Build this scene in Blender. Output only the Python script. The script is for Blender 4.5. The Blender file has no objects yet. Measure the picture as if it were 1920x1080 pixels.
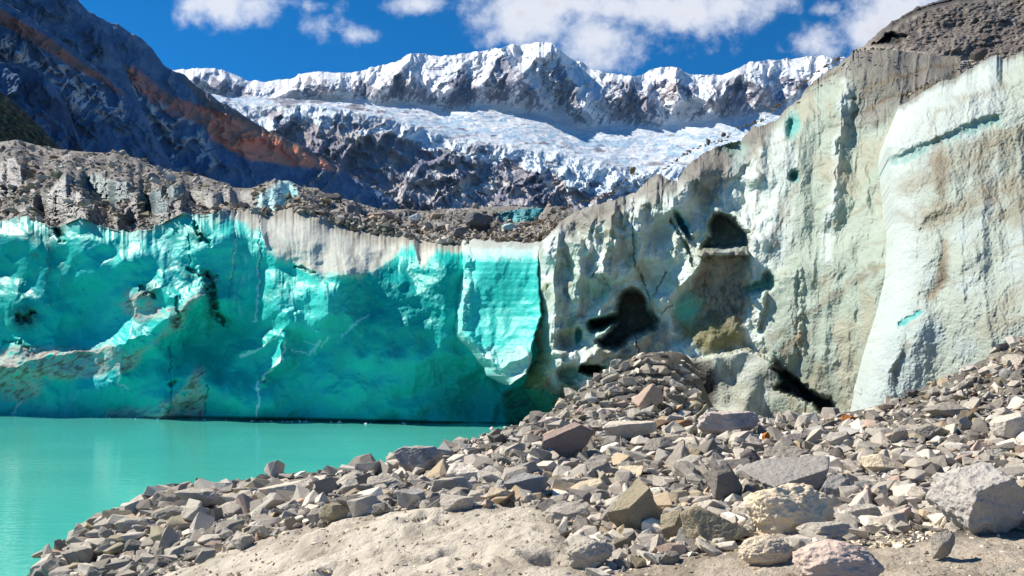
import bpy, math, random
import numpy as np

SC = bpy.context.scene
COL = SC.collection
F = 1507.0      # focal length, in pixels of a 1920 wide frame
H = 5.0         # eye height above the lake
HY = 655.0      # row of the true horizon
SUN_EL = math.radians(44)
SUN_VEC = np.array([-0.90, 0.31, 0.0]); SUN_VEC /= np.linalg.norm(SUN_VEC)
SUN_DIR = np.array([SUN_VEC[0] * math.cos(SUN_EL), SUN_VEC[1] * math.cos(SUN_EL), math.sin(SUN_EL)])

# ------------------------------------------------------------------ noise
_rs = np.random.RandomState(7)
_PERM = np.concatenate([_rs.permutation(256)] * 3).astype(np.int32)
_G = _rs.normal(size=(256, 3)); _G /= np.linalg.norm(_G, axis=1)[:, None]
_G = _G.astype(np.float32)


def perlin(x, y, z=0.0, seed=0):
    x, y, z = np.broadcast_arrays(np.asarray(x, np.float32), np.asarray(y, np.float32), np.asarray(z, np.float32))
    x = x + seed * 17.31; y = y + seed * 5.77; z = z + seed * 9.13
    xi = np.floor(x); yi = np.floor(y); zi = np.floor(z)
    fx = x - xi; fy = y - yi; fz = z - zi
    xi = xi.astype(np.int32) & 255; yi = yi.astype(np.int32) & 255; zi = zi.astype(np.int32) & 255
    u = fx * fx * fx * (fx * (fx * 6 - 15) + 10)
    v = fy * fy * fy * (fy * (fy * 6 - 15) + 10)
    w = fz * fz * fz * (fz * (fz * 6 - 15) + 10)

    def g(ix, iy, iz, dx, dy, dz):
        h = _PERM[_PERM[_PERM[(xi + ix)] + yi + iy] + zi + iz]
        gr = _G[h]
        return gr[..., 0] * dx + gr[..., 1] * dy + gr[..., 2] * dz
    n000 = g(0, 0, 0, fx, fy, fz); n100 = g(1, 0, 0, fx - 1, fy, fz)
    n010 = g(0, 1, 0, fx, fy - 1, fz); n110 = g(1, 1, 0, fx - 1, fy - 1, fz)
    n001 = g(0, 0, 1, fx, fy, fz - 1); n101 = g(1, 0, 1, fx - 1, fy, fz - 1)
    n011 = g(0, 1, 1, fx, fy - 1, fz - 1); n111 = g(1, 1, 1, fx - 1, fy - 1, fz - 1)
    a = n000 + u * (n100 - n000); b = n010 + u * (n110 - n010)
    c = n001 + u * (n101 - n001); d = n011 + u * (n111 - n011)
    e = a + v * (b - a); f = c + v * (d - c)
    return (e + w * (f - e)) * 1.6


def fbm(x, y, z=0.0, o=5, gain=0.5, seed=0):
    s = 0; a = 1.0; fr = 1.0; t = 0
    for i in range(o):
        s = s + a * perlin(np.asarray(x) * fr, np.asarray(y) * fr, np.asarray(z) * fr, seed + i)
        t += a; a *= gain; fr *= 2.03
    return s / t * 1.5


def ridged(x, y, z=0.0, o=5, gain=0.55, seed=0):
    s = 0; a = 1.0; fr = 1.0; t = 0; w = 1.0
    for i in range(o):
        n = 1 - np.abs(perlin(np.asarray(x) * fr, np.asarray(y) * fr, np.asarray(z) * fr, seed + i)) * 1.5
        n = np.clip(n, 0, 1) ** 2 * w
        w = np.clip(n * 1.8, 0, 1)
        s = s + a * n; t += a; a *= gain; fr *= 2.07
    return s / t


def billow(x, y, z=0.0, o=3, gain=0.5, seed=0):
    s = 0; a = 1.0; fr = 1.0; t = 0
    for i in range(o):
        s = s + a * np.abs(perlin(np.asarray(x) * fr, np.asarray(y) * fr, np.asarray(z) * fr, seed + i))
        t += a; a *= gain; fr *= 2.1
    return s / t * 1.6


def cells(x, y, seed=0, jitter=0.9):
    """Distance to the nearest and second nearest feature point, 2-D."""
    x = np.asarray(x, np.float32); y = np.asarray(y, np.float32)
    xi = np.floor(x).astype(np.int32); yi = np.floor(y).astype(np.int32)
    f1 = np.full(x.shape, 9.0, np.float32); f2 = f1.copy(); cid = np.zeros(x.shape, np.int32)
    for dx in (-1, 0, 1):
        for dy in (-1, 0, 1):
            cx = xi + dx; cy = yi + dy
            h = _PERM[_PERM[(cx + seed * 31) & 255] + (cy & 255)]
            h2 = _PERM[h + 57]
            px = cx + 0.5 + jitter * (h / 255.0 - 0.5); py = cy + 0.5 + jitter * (h2 / 255.0 - 0.5)
            d = np.hypot(x - px, y - py)
            cl = d < f1
            f2 = np.where(cl, f1, np.minimum(f2, d)); cid = np.where(cl, h, cid); f1 = np.where(cl, d, f1)
    return f1, f2, cid


def sstep(a, b, x):
    t = np.clip((x - a) / (b - a), 0, 1)
    return t * t * (3 - 2 * t)


def lerp(a, b, t):
    return a + (b - a) * t


def kp(x, pts):
    """Smooth (monotone-ish cubic) curve through key points."""
    p = np.array(pts, float); xs = p[:, 0]; ys = p[:, 1]
    x = np.asarray(x, float)
    d = np.diff(ys) / np.diff(xs)
    m = np.zeros(len(xs)); m[0] = d[0]; m[-1] = d[-1]
    for i in range(1, len(xs) - 1):
        m[i] = 0 if d[i - 1] * d[i] <= 0 else 2 * d[i - 1] * d[i] / (d[i - 1] + d[i])
    i = np.clip(np.searchsorted(xs, x) - 1, 0, len(xs) - 2)
    h = xs[i + 1] - xs[i]; t = (x - xs[i]) / h
    lo = t < 0; hi = t > 1
    tc = np.clip(t, 0, 1)
    y = (2 * tc**3 - 3 * tc**2 + 1) * ys[i] + (tc**3 - 2 * tc**2 + tc) * h * m[i] + (-2 * tc**3 + 3 * tc**2) * ys[i + 1] + (tc**3 - tc**2) * h * m[i + 1]
    return y + np.where(lo, (x - xs[0]) * m[0], 0) + np.where(hi, (x - xs[-1]) * m[-1], 0)


def lk(x, pts):
    p = np.array(pts, float)
    return np.interp(x, p[:, 0], p[:, 1])


def seg_dist(x, y, pts):
    """Distance to a polyline and the position (0..1) along it."""
    x = np.asarray(x, float); y = np.asarray(y, float)
    best = np.full(x.shape, 1e9); pos = np.zeros(x.shape)
    n = len(pts) - 1
    for k in range(n):
        ax, ay = pts[k]; bx, by = pts[k + 1]
        dx, dy = bx - ax, by - ay
        t = np.clip(((x - ax) * dx + (y - ay) * dy) / (dx * dx + dy * dy + 1e-9), 0, 1)
        d = np.hypot(x - ax - t * dx, y - ay - t * dy)
        m = d < best
        best = np.where(m, d, best); pos = np.where(m, (k + t) / n, pos)
    return best, pos


def stroke(x, y, pts, w, soft=0.6):
    d, _ = seg_dist(x, y, pts)
    return 1 - sstep(w * (1 - soft), w, d)


def poly_sd(x, y, pts):
    """Signed distance to a closed polygon, positive inside."""
    d, _ = seg_dist(x, y, list(pts) + [pts[0]])
    x = np.asarray(x, float); y = np.asarray(y, float)
    ins = np.zeros(x.shape, bool)
    n = len(pts)
    for i in range(n):
        ax, ay = pts[i]; bx, by = pts[(i + 1) % n]
        if ay == by:
            continue
        c = ((ay > y) != (by > y)) & (x < (bx - ax) * (y - ay) / (by - ay) + ax)
        ins ^= c
    return np.where(ins, d, -d)


def patch(x, y, pts, soft):
    return sstep(-soft, soft, poly_sd(x, y, pts))


def blob(x, y, cx, cy, rx, ry, rot=0.0, p=2.0):
    c, s = math.cos(math.radians(rot)), math.sin(math.radians(rot))
    dx = x - cx; dy = y - cy
    a = (dx * c + dy * s) / rx; b = (-dx * s + dy * c) / ry
    return np.sqrt(a * a + b * b)


def hole(x, y, cx, cy, rx, ry, rot=0.0, edge=0.25):
    return 1 - sstep(1 - edge, 1 + edge, blob(x, y, cx, cy, rx, ry, rot))


def srgb(r, g, b):
    c = np.array([r, g, b], float) / 255.0
    return np.where(c <= 0.04045, c / 12.92, ((c + 0.055) / 1.055) ** 2.4)


def mix(c, col, m):
    """Blend an (.., 3) colour field toward col by the mask m."""
    m = np.clip(m, 0, 1)[..., None]
    return c * (1 - m) + np.asarray(col, float) * m


# ------------------------------------------------------------------ meshes
def world(px, py, Y):
    px = np.asarray(px, float); py = np.asarray(py, float); Y = np.asarray(Y, float)
    return np.stack(np.broadcast_arrays((px - 960.0) / F * Y, Y, H - (py - HY) / F * Y), axis=-1)


def mesh_from(name, verts, faces, cols=None, smooth=True, mat=None):
    """verts (n,3), faces (m,k) of one size; cols (n,4)."""
    verts = np.ascontiguousarray(verts, np.float32); faces = np.ascontiguousarray(faces, np.int32)
    me = bpy.data.meshes.new(name)
    n, (m, k) = len(verts), faces.shape
    me.vertices.add(n); me.vertices.foreach_set('co', verts.ravel())
    me.loops.add(m * k); me.loops.foreach_set('vertex_index', faces.ravel())
    me.polygons.add(m)
    me.polygons.foreach_set('loop_start', np.arange(0, m * k, k, dtype=np.int32))
    me.polygons.foreach_set('loop_total', np.full(m, k, np.int32))
    me.polygons.foreach_set('use_smooth', np.full(m, smooth, bool))
    if cols is not None:
        at = me.color_attributes.new('tint', 'FLOAT_COLOR', 'POINT')
        at.data.foreach_set('color', np.ascontiguousarray(cols, np.float32).ravel())
    if mat is not None:
        me.materials.append(mat)
    me.update(); me.validate()
    return me


def link(name, me, parent=None, label=None, cat=None, kind=None, group=None):
    o = bpy.data.objects.new(name, me); COL.objects.link(o)
    if parent is not None:
        o.parent = parent
    if label: o['label'] = label
    if cat: o['category'] = cat
    if kind: o['kind'] = kind
    if group: o['group'] = group
    return o


def grid_faces(nr, nc, flip=False):
    i = np.arange(nr * nc).reshape(nr, nc)
    f = np.stack([i[:-1, :-1], i[:-1, 1:], i[1:, 1:], i[1:, :-1]], -1).reshape(-1, 4)
    return f[:, ::-1] if flip else f


def sheet(name, V, C, mat, smooth=True, flip=False, **kw):
    nr, nc = V.shape[:2]
    me = mesh_from(name, V.reshape(-1, 3), grid_faces(nr, nc, flip), None if C is None else C.reshape(-1, 4), smooth, mat)
    return link(name, me, **kw)


def normals(V):
    du = np.gradient(V, axis=1); dv = np.gradient(V, axis=0)
    n = np.cross(du, dv)
    n /= np.linalg.norm(n, axis=-1)[..., None] + 1e-9
    return n


def blur(a, k):
    """Cheap box blur along both axes, k cells to each side."""
    for ax in (0, 1):
        p = np.concatenate([np.repeat(np.take(a, [0], ax), k + 1, ax), a, np.repeat(np.take(a, [-1], ax), k, ax)], ax)
        c = np.cumsum(p, ax)
        n = a.shape[ax]
        a = (np.take(c, range(2 * k + 1, 2 * k + 1 + n), ax) - np.take(c, range(0, n), ax)) / (2 * k + 1)
    return a


# ------------------------------------------------------------------ materials
def new_mat(name):
    m = bpy.data.materials.new(name); m.use_nodes = True
    nt = m.node_tree; nt.nodes.clear()
    out = nt.nodes.new('ShaderNodeOutputMaterial')
    bs = nt.nodes.new('ShaderNodeBsdfPrincipled')
    nt.links.new(bs.outputs[0], out.inputs[0])
    return m, nt, bs


def N(nt, typ, **kw):
    n = nt.nodes.new(typ)
    for k, v in kw.items():
        if k.startswith('i_'):
            n.inputs[k[2:].replace('_', ' ')].default_value = v
        else:
            setattr(n, k, v)
    return n


def math_node(nt, op, a, b=None, c=None, clamp=False):
    n = nt.nodes.new('ShaderNodeMath'); n.operation = op; n.use_clamp = clamp
    for i, v in enumerate((a, b, c)):
        if v is None: continue
        if isinstance(v, (int, float)): n.inputs[i].default_value = v
        else: nt.links.new(v, n.inputs[i])
    return n.outputs[0]


def tint_mat(name, rough=(0.9, 0.9), ior=1.45, spec=0.5, noise=((4.0, 0.25),), bumps=((4.0, 0.05),), source='tint',
             stretch=(1, 1, 1), speck=None, sss=None):
    """Material that takes its colour from the 'tint' attribute (or the object's own colour), broken up by noise,
    with noise bumps. rough = (rough at alpha 0, rough at alpha 1)."""
    m, nt, bs = new_mat(name)
    L = nt.links.new
    if source == 'tint':
        at = N(nt, 'ShaderNodeAttribute', attribute_name='tint'); col = at.outputs['Color']; alpha = at.outputs['Alpha']
    else:
        at = N(nt, 'ShaderNodeObjectInfo'); col = at.outputs['Color']; alpha = at.outputs['Alpha']
    geo = N(nt, 'ShaderNodeTexCoord')
    mp = N(nt, 'ShaderNodeMapping'); mp.inputs['Scale'].default_value = stretch
    L(geo.outputs['Object'], mp.inputs['Vector'])
    if source != 'tint':
        # every stone has its own patch of the noise
        rnd = math_node(nt, 'MULTIPLY', at.outputs['Random'], 57.0)
        L(rnd, mp.inputs['Location'])
    vec = mp.outputs[0]
    fac = None
    for sc, amt in noise:
        n = N(nt, 'ShaderNodeTexNoise', i_Scale=sc, i_Detail=4.0, i_Roughness=0.6); L(vec, n.inputs['Vector'])
        v = math_node(nt, 'MULTIPLY_ADD', n.outputs['Fac'], 2 * amt, 1 - amt)
        fac = v if fac is None else math_node(nt, 'MULTIPLY', fac, v)
    mul = N(nt, 'ShaderNodeVectorMath', operation='SCALE'); L(col, mul.inputs[0])
    if fac is not None: L(fac, mul.inputs['Scale'])
    else: mul.inputs['Scale'].default_value = 1
    colout = mul.outputs[0]
    if speck:
        sc, size, dark = speck
        vo = N(nt, 'ShaderNodeTexVoronoi', i_Scale=sc); L(vec, vo.inputs['Vector'])
        near = math_node(nt, 'LESS_THAN', vo.outputs['Distance'], size)
        n2 = N(nt, 'ShaderNodeTexNoise', i_Scale=sc * 0.23, i_Detail=2.0); L(vec, n2.inputs['Vector'])
        on = math_node(nt, 'GREATER_THAN', n2.outputs['Fac'], 0.5)
        msk = math_node(nt, 'MULTIPLY', math_node(nt, 'MULTIPLY', near, on), dark)
        mx = N(nt, 'ShaderNodeMix', data_type='RGBA'); L(msk, mx.inputs[0]); L(colout, mx.inputs[6]); mx.inputs[7].default_value = (0.05, 0.045, 0.04, 1)
        colout = mx.outputs[2]
    L(colout, bs.inputs['Base Color'])
    if rough[0] == rough[1]:
        bs.inputs['Roughness'].default_value = rough[0]
    else:
        L(math_node(nt, 'MULTIPLY_ADD', alpha, rough[1] - rough[0], rough[0]), bs.inputs['Roughness'])
    bs.inputs['IOR'].default_value = ior
    bs.inputs['Specular IOR Level'].default_value = spec
    if sss:
        bs.inputs['Subsurface Weight'].default_value = sss[0]
        bs.inputs['Subsurface Scale'].default_value = sss[1]
        bs.inputs['Subsurface Radius'].default_value = (0.15, 0.7, 0.9)
    prev = None
    for sc, dist in bumps:
        n = N(nt, 'ShaderNodeTexNoise', i_Scale=sc, i_Detail=5.0, i_Roughness=0.62); L(vec, n.inputs['Vector'])
        b = N(nt, 'ShaderNodeBump', i_Strength=1.0, i_Distance=dist); L(n.outputs['Fac'], b.inputs['Height'])
        if prev is not None: L(prev, b.inputs['Normal'])
        prev = b.outputs[0]
    if prev is not None: L(prev, bs.inputs['Normal'])
    return m
EXPOSURE = 0.63
SUN_POWER = 5.0
SKY_POWER = 0.09
SKY_SAT = 1.75
CLOUD_LUM = 7.6
WATER_A = (0.10, 0.50, 0.39)
WATER_B = (0.045, 0.38, 0.32)
PALE_K = 0.76
HAZE = 1.3e-5
# ------------------------------------------------------------------ render, camera, sun, sky
SC.render.engine = 'CYCLES'
SC.view_settings.view_transform = 'Standard'; SC.view_settings.look = 'None'
SC.view_settings.gamma = 1.0; SC.view_settings.use_curve_mapping = False
SC.view_settings.exposure = EXPOSURE
SC.cycles.max_bounces = 6; SC.cycles.diffuse_bounces = 4
SC.cycles.use_denoising = True

cam = bpy.data.cameras.new('camera'); co = bpy.data.objects.new('camera', cam); COL.objects.link(co)
cam.sensor_width = 36.0; cam.lens = 36.0 * F / 1920.0
cam.shift_y = (HY - 540.0) / 1920.0
cam.clip_start = 0.1; cam.clip_end = 60000
co.location = (0, 0, H); co.rotation_euler = (math.radians(90), 0, 0)
SC.camera = co

sl = bpy.data.lights.new('sun', 'SUN'); so = bpy.data.objects.new('sun', sl); COL.objects.link(so)
sl.energy = SUN_POWER; sl.angle = math.radians(0.5); sl.color = (1.0, 0.935, 0.83)
from mathutils import Vector
so.rotation_euler = Vector(tuple(SUN_DIR)).to_track_quat('Z', 'Y').to_euler()

w = bpy.data.worlds.new('World'); SC.world = w; w.use_nodes = True
nt = w.node_tree; nt.nodes.clear(); L = nt.links.new
wo = N(nt, 'ShaderNodeOutputWorld'); bg = N(nt, 'ShaderNodeBackground'); bg.inputs['Strength'].default_value = SKY_POWER
sky = N(nt, 'ShaderNodeTexSky'); sky.sky_type = 'NISHITA'; sky.sun_disc = False
sky.sun_elevation = SUN_EL
sky.sun_rotation = math.atan2(SUN_DIR[0], SUN_DIR[1])
sky.altitude = 4300; sky.air_density = 1.0; sky.dust_density = 0.3; sky.ozone_density = 2.0
hs = N(nt, 'ShaderNodeHueSaturation'); hs.inputs['Saturation'].default_value = SKY_SAT; hs.inputs['Value'].default_value = 1.0
L(sky.outputs[0], hs.inputs['Color'])
tc = N(nt, 'ShaderNodeTexCoord'); sep = N(nt, 'ShaderNodeSeparateXYZ'); L(tc.outputs['Generated'], sep.inputs[0])
yy = math_node(nt, 'MAXIMUM', sep.outputs['Y'], 0.08)
u = math_node(nt, 'DIVIDE', sep.outputs['X'], yy); v = math_node(nt, 'DIVIDE', sep.outputs['Z'], yy)
cb = N(nt, 'ShaderNodeCombineXYZ'); L(u, cb.inputs[0]); L(v, cb.inputs[1])
n1 = N(nt, 'ShaderNodeTexNoise', i_Scale=6.0, i_Detail=10.0, i_Roughness=0.64); L(cb.outputs[0], n1.inputs['Vector'])
n3 = N(nt, 'ShaderNodeTexNoise', i_Scale=26.0, i_Detail=7.0, i_Roughness=0.6); L(cb.outputs[0], n3.inputs['Vector'])
CLOUDS = [  # column, row, half width, half height of each puff, weight
    (430, 10, 95, 42, 1.0), (385, 25, 40, 32, .75), (595, 55, 40, 24, .5), (680, 68, 34, 17, .5), (585, 12, 25, 14, .4), (780, 10, 52, 20, .72), (336, 12, 9, 12, .5),
    (1000, 20, 115, 75, 1.05), (1110, 70, 80, 70, 1.0), (1180, 10, 190, 38, 1.0), (1330, 15, 150, 42, .95), (920, 75, 55, 25, .6), (1165, 105, 25, 22, .55),
    (1440, 8, 90, 30, .7), (1550, 15, 36, 20, .9), (1545, 75, 70, 38, .95), (1640, 55, 90, 58, 1.05), (1690, 10, 90, 40, .95), (1460, 85, 14, 18, .45),
    (-420, -180, 330, 80, .9), (2350, -60, 400, 90, .9), (1000, -260, 420, 90, .9), (300, -330, 260, 70, .8), (1900, -380, 330, 80, .8)]
acc = None
for (px, py, rx, ry, wt) in CLOUDS:
    du = math_node(nt, 'MULTIPLY_ADD', u, F / rx, -(px - 960.0) / rx)
    dv = math_node(nt, 'MULTIPLY_ADD', v, F / ry, -(HY - py) / ry)
    d2 = math_node(nt, 'ADD', math_node(nt, 'MULTIPLY', du, du), math_node(nt, 'MULTIPLY', dv, dv))
    g = math_node(nt, 'MULTIPLY', math_node(nt, 'POWER', 2.718, math_node(nt, 'MULTIPLY', d2, -0.7)), wt)
    acc = g if acc is None else math_node(nt, 'MAXIMUM', acc, g)
nz = math_node(nt, 'ADD', math_node(nt, 'MULTIPLY_ADD', n1.outputs['Fac'], 2.3, -1.15), math_node(nt, 'MULTIPLY_ADD', n3.outputs['Fac'], 1.1, -0.55))
dens = math_node(nt, 'ADD', acc, nz)
mr = N(nt, 'ShaderNodeMapRange', interpolation_type='SMOOTHSTEP'); mr.inputs['From Min'].default_value = 0.26; mr.inputs['From Max'].default_value = 1.05
L(dens, mr.inputs['Value'])
gate = math_node(nt, 'GREATER_THAN', acc, 0.02)
cov = math_node(nt, 'MULTIPLY', math_node(nt, 'MULTIPLY', mr.outputs[0], gate), 0.95)
# the thick middle of a cloud is a little greyer than its thin bright rim
mr2 = N(nt, 'ShaderNodeMapRange'); mr2.inputs['From Min'].default_value = 0.6; mr2.inputs['From Max'].default_value = 1.5
L(dens, mr2.inputs['Value'])
cc = N(nt, 'ShaderNodeMix', data_type='RGBA'); L(mr2.outputs[0], cc.inputs[0])
cc.inputs[6].default_value = tuple(CLOUD_LUM * k for k in (0.98, 1.0, 1.05)) + (1,)
cc.inputs[7].default_value = tuple(CLOUD_LUM * k for k in (0.66, 0.65, 0.70)) + (1,)
mx = N(nt, 'ShaderNodeMix', data_type='RGBA'); L(cov, mx.inputs[0]); L(hs.outputs[0], mx.inputs[6]); L(cc.outputs[2], mx.inputs[7])
L(mx.outputs[2], bg.inputs['Color']); L(bg.outputs[0], wo.inputs[0])
# ------------------------------------------------------------------ the far mountains
m_mount = tint_mat('mountain_rock_and_snow', rough=(0.95, 0.55), noise=((0.02, 0.16), (0.07, 0.18)), bumps=((0.05, 5.0), (0.014, 10.0)), spec=0.2)


def skirt(V, C):
    """Carry the lowest row of a slope on down to the valley floor."""
    g = V[0].copy(); drop = g[:, 2] + 25
    g[:, 1] -= drop * 0.25; g[:, 2] = -25
    return np.concatenate([g[None], V]), np.concatenate([C[0][None], C])


def snow_mountain():
    nc, n1, n2, n3 = 1050, 150, 110, 190
    px = np.linspace(240, 1760, nc)
    sky_ = kp(px, [(200, 138), (345, 128), (400, 127), (440, 138), (480, 150), (540, 146), (575, 134), (600, 131), (650, 135), (700, 126), (745, 112), (780, 99), (830, 104), (870, 99),
                   (910, 94), (930, 87), (950, 85), (985, 82), (1030, 79), (1045, 88), (1080, 112), (1120, 131), (1150, 140), (1195, 141), (1225, 129), (1265, 124), (1300, 139), (1340, 140),
                   (1380, 129), (1420, 112), (1480, 108), (1560, 104), (1650, 114), (1760, 108)])
    sky_ = sky_ + 3.0 * fbm(px / 22, 3.3, 0, 4) + 3 - 5.0 * ridged(px / 47 + 0.7 * fbm(px / 60, 5.1, 0, 3), 1.7, 0, 5, 0.62)
    b1 = kp(px, [(200, 160), (340, 168), (420, 182), (480, 186), (560, 190), (640, 192), (700, 200), (760, 200), (830, 212), (900, 205), (960, 212), (1010, 222), (1060, 235), (1110, 246), (1180, 244), (1250, 246), (1330, 232), (1420, 222), (1500, 215), (1760, 210)])
    b2 = kp(px, [(200, 175), (420, 190), (480, 200), (560, 198), (640, 208), (700, 217), (760, 234), (830, 254), (920, 274), (1000, 284), (1100, 298), (1200, 320), (1300, 320), (1500, 300), (1760, 280)])
    bot = np.full(nc, 455.0)

    def seg(a, b, n, ya, yb, end=False):
        t = np.linspace(0, 1, n, endpoint=end)[:, None]
        return a + (b - a) * t, ya + (yb - ya) * t + 0 * a
    y0 = 2700.0
    p1, d1 = seg(bot, b2, n1, y0, 3500)
    p2, d2 = seg(b2, b1, n2, 3500, 4700)
    p3, d3 = seg(b1, sky_, n3, 4700, 5500, True)
    PY = np.vstack([p1, p2, p3]); D = np.vstack([d1, d2, d3]); PX = np.broadcast_to(px, PY.shape)
    D = blur(D, 6)
    face = sstep(0, 1, np.concatenate([np.zeros(n1 + n2 - 20), np.linspace(0, 1, 60), np.ones(n3 - 40)]))[:, None]
    low = 1 - sstep(0, 1, np.concatenate([np.zeros(n1 - 30), np.linspace(0, 1, 60), np.ones(n2 + n3 - 30)]))[:, None]
    bench = np.clip(1 - face - low, 0, 1)
    up = np.clip((b1 - PY) / (b1 - sky_), 0, 1)        # 0 at foot of the face, 1 on the crest
    # spurs that run down the face and gullies between them
    wx = PX + 26 * fbm(PX / 70, PY / 70, 0, 3, seed=4)
    r1 = ridged((wx - 960 + (PY - 100) * 0.10) / 120, PY / 330, 0.4, 5, 0.5, seed=2)
    r2 = ridged((wx + (PY) * 0.45 + 14 * fbm(PX / 25, PY / 25, 9, 3)) / 46, PY / 70, 1.4, 5, 0.6, seed=5)
    r3 = ridged((wx - (PY) * 0.3) / 19, PY / 40, 2.4, 4, 0.6, seed=6)
    d_face = 560 * r1 + 230 * r2 + 80 * r3
    # named buttresses of the photographed face: a ridge line is pulled forward
    for pts, wd, a in [([(1035, 80), (1060, 140), (1085, 190), (1110, 245)], 34, 300), ([(930, 90), (925, 140), (905, 200)], 26, 210), ([(930, 90), (965, 135), (1005, 200)], 30, 260),
                       ([(775, 100), (748, 135), (705, 195)], 26, 240), ([(748, 132), (790, 165), (815, 205)], 22, 200), ([(1185, 142), (1215, 190), (1240, 240)], 28, 260), ([(1185, 142), (1160, 190), (1140, 240)], 24, 160),
                       ([(1385, 130), (1345, 170), (1310, 225)], 28, 220), ([(1385, 130), (1430, 165), (1470, 215)], 28, 240), ([(1265, 126), (1285, 160), (1310, 190)], 20, 150),
                       ([(860, 105), (855, 150), (845, 195)], 18, 120), ([(580, 135), (600, 165), (640, 185)], 22, 140), ([(390, 128), (385, 150), (440, 180)], 22, 160), ([(1030, 80), (985, 130), (960, 180)], 20, 160)]:
        ds, _ = seg_dist(wx, PY, pts)
        d_face = d_face + 1.5 * a * np.clip(1 - ds / wd, 0, 1) ** 1.2
    r4 = ridged((PX + PY * 0.6 + 30 * fbm(PX / 50, PY / 50, 2, 3)) / 85, PY / 110, 3.3, 6, 0.62, seed=9)
    r5 = ridged((PX - PY * 0.8) / 33, PY / 36, 4.3, 5, 0.65, seed=11)
    d_low = 230 * r4 + 90 * r5
    crev = ridged(PX / 75 + 1.6 * fbm(PX / 60, PY / 22, 0, 3, seed=21), PY / 11.0 + 1.3 * fbm(PX / 45, PY / 30, 4, 3, seed=22), 0.2, 3, 0.5, seed=13)
    d_bench = 0 * crev
    d = face * 0.92 * sstep(0.0, 0.6, up) * d_face * (1 - 0.5 * up ** 2) + low * d_low + bench * d_bench
    V = world(PX, PY, D - d)
    V[..., 2] += low * 22 * fbm(V[..., 0] / 90, V[..., 1] / 90, V[..., 2] / 90, 5, 0.65, seed=16) + face * (1 - up) * 14 * fbm(V[..., 0] / 60, V[..., 1] / 60, V[..., 2] / 60, 4, 0.6, seed=17)
    V[..., 2] += bench * (16 * fbm(V[..., 0] / 330, V[..., 1] / 260, 0, 4, seed=14) + 10 * ridged(V[..., 0] / 340 + 0.8 * fbm(V[..., 0] / 200, V[..., 1] / 200, 0, 3, seed=19), V[..., 1] / 95 + 1.2 * fbm(V[..., 0] / 260, V[..., 1] / 300, 5, 3, seed=20), 0, 4, 0.55, seed=15) + 2.5 * fbm(V[..., 0] / 40, V[..., 1] / 45, 0, 3, seed=18))
    nrm = normals(V); nz = np.abs(nrm[..., 2])
    # rock or snow
    qx = PX + 12 * fbm(PX / 16, PY / 16, 7, 4); qy = PY + 10 * fbm(PX / 16, PY / 16, 8, 4)
    rk = np.zeros(PX.shape)
    for pts in [[(700, 190), (722, 152), (748, 130), (775, 142), (798, 165), (812, 196), (786, 198), (750, 182)],
                [(905, 195), (918, 135), (935, 105), (960, 118), (985, 140), (1003, 168), (1015, 200), (990, 214), (962, 184), (940, 188)],
                [(1030, 128), (1045, 104), (1068, 138), (1086, 190), (1103, 240), (1072, 226), (1046, 182)],
                [(1130, 152), (1182, 136), (1204, 160), (1228, 200), (1244, 240), (1192, 244), (1150, 228), (1134, 190)],
                [(1300, 226), (1338, 162), (1385, 128), (1402, 150), (1450, 166), (1484, 180), (1466, 220), (1400, 220), (1352, 226), (1330, 200)],
                [(840, 158), (860, 124), (882, 140), (902, 186), (872, 204), (845, 192)], [(545, 165), (580, 140), (612, 155), (645, 168), (592, 184)],
                [(350, 150), (390, 139), (440, 152), (495, 174), (440, 188), (390, 168)], [(1205, 170), (1240, 150), (1272, 154), (1314, 165), (1280, 184), (1230, 186)],
                [(650, 160), (668, 146), (700, 158), (712, 178), (680, 182)], [(1440, 150), (1480, 140), (1530, 150), (1500, 175)], [(800, 190), (840, 180), (900, 195), (880, 212), (830, 214)]]:
        rk = np.maximum(rk, sstep(-7, 9, poly_sd(qx, qy, pts)))
    steep = sstep(0.62, 0.38, nz + 0.12 * fbm(PX / 10, PY / 10, 5, 4))
    gul = fbm((PX + PY * 0.5) / 9, PY / 26, 3, 4, 0.6, seed=31)
    m_face = np.clip(rk * (0.35 + 1.0 * sstep(-0.30, 0.15, gul)) * (0.45 + 0.9 * steep) + 0.55 * steep * sstep(0.0, 0.4, gul), 0, 1)
    m_face = sstep(0.27, 0.37, m_face) * (1 - 0.8 * sstep(0.82, 0.98, up))
    snow_low = sstep(0.15, 0.5, fbm(PX / 50, PY / 14, 6, 5, 0.6, seed=33) + 0.9 * sstep(60, 0, PY - b2 + 22 * fbm(PX / 40, PY / 30, 0, 4, seed=36)) - 0.25 + 0.55 * blob(PX, PY, 700, 330, 300, 90, 0) * 0 + 0.6 * hole(PX, PY, 1180, 330, 130, 50, 0, 0.6))
    m_low = 1 - sstep(0.4, 0.6, snow_low)
    m_bench = sstep(0.33, 0.55, fbm(PX / 55, PY / 9, 2, 5, 0.6, seed=35) + 0.45 * sstep(-20, 25, PY - b2 + 14) - 0.1)
    rock = np.clip(face * m_face + low * m_low + bench * m_bench, 0, 1)
    rc = np.empty(PX.shape + (3,)); rc[:] = (0.25, 0.245, 0.275)
    rc = mix(rc, (0.40, 0.345, 0.325), sstep(0.1, 0.7, fbm(PX / 40, PY / 30, 1, 4, seed=41)))
    rc = mix(rc, (0.17, 0.18, 0.25), sstep(0.0, 0.5, fbm(PX / 30, PY / 50, 2, 4, seed=42)))
    rc = mix(rc, (0.55, 0.52, 0.50), low * sstep(0.1, 0.5, fbm(PX / 30, PY / 18, 2, 5, 0.6, seed=43) + 0.35 * hole(PX, PY, 920, 345, 130, 45, 0, 0.7)))
    sc = np.empty(PX.shape + (3,)); sc[:] = (0.74, 0.76, 0.78)
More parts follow.
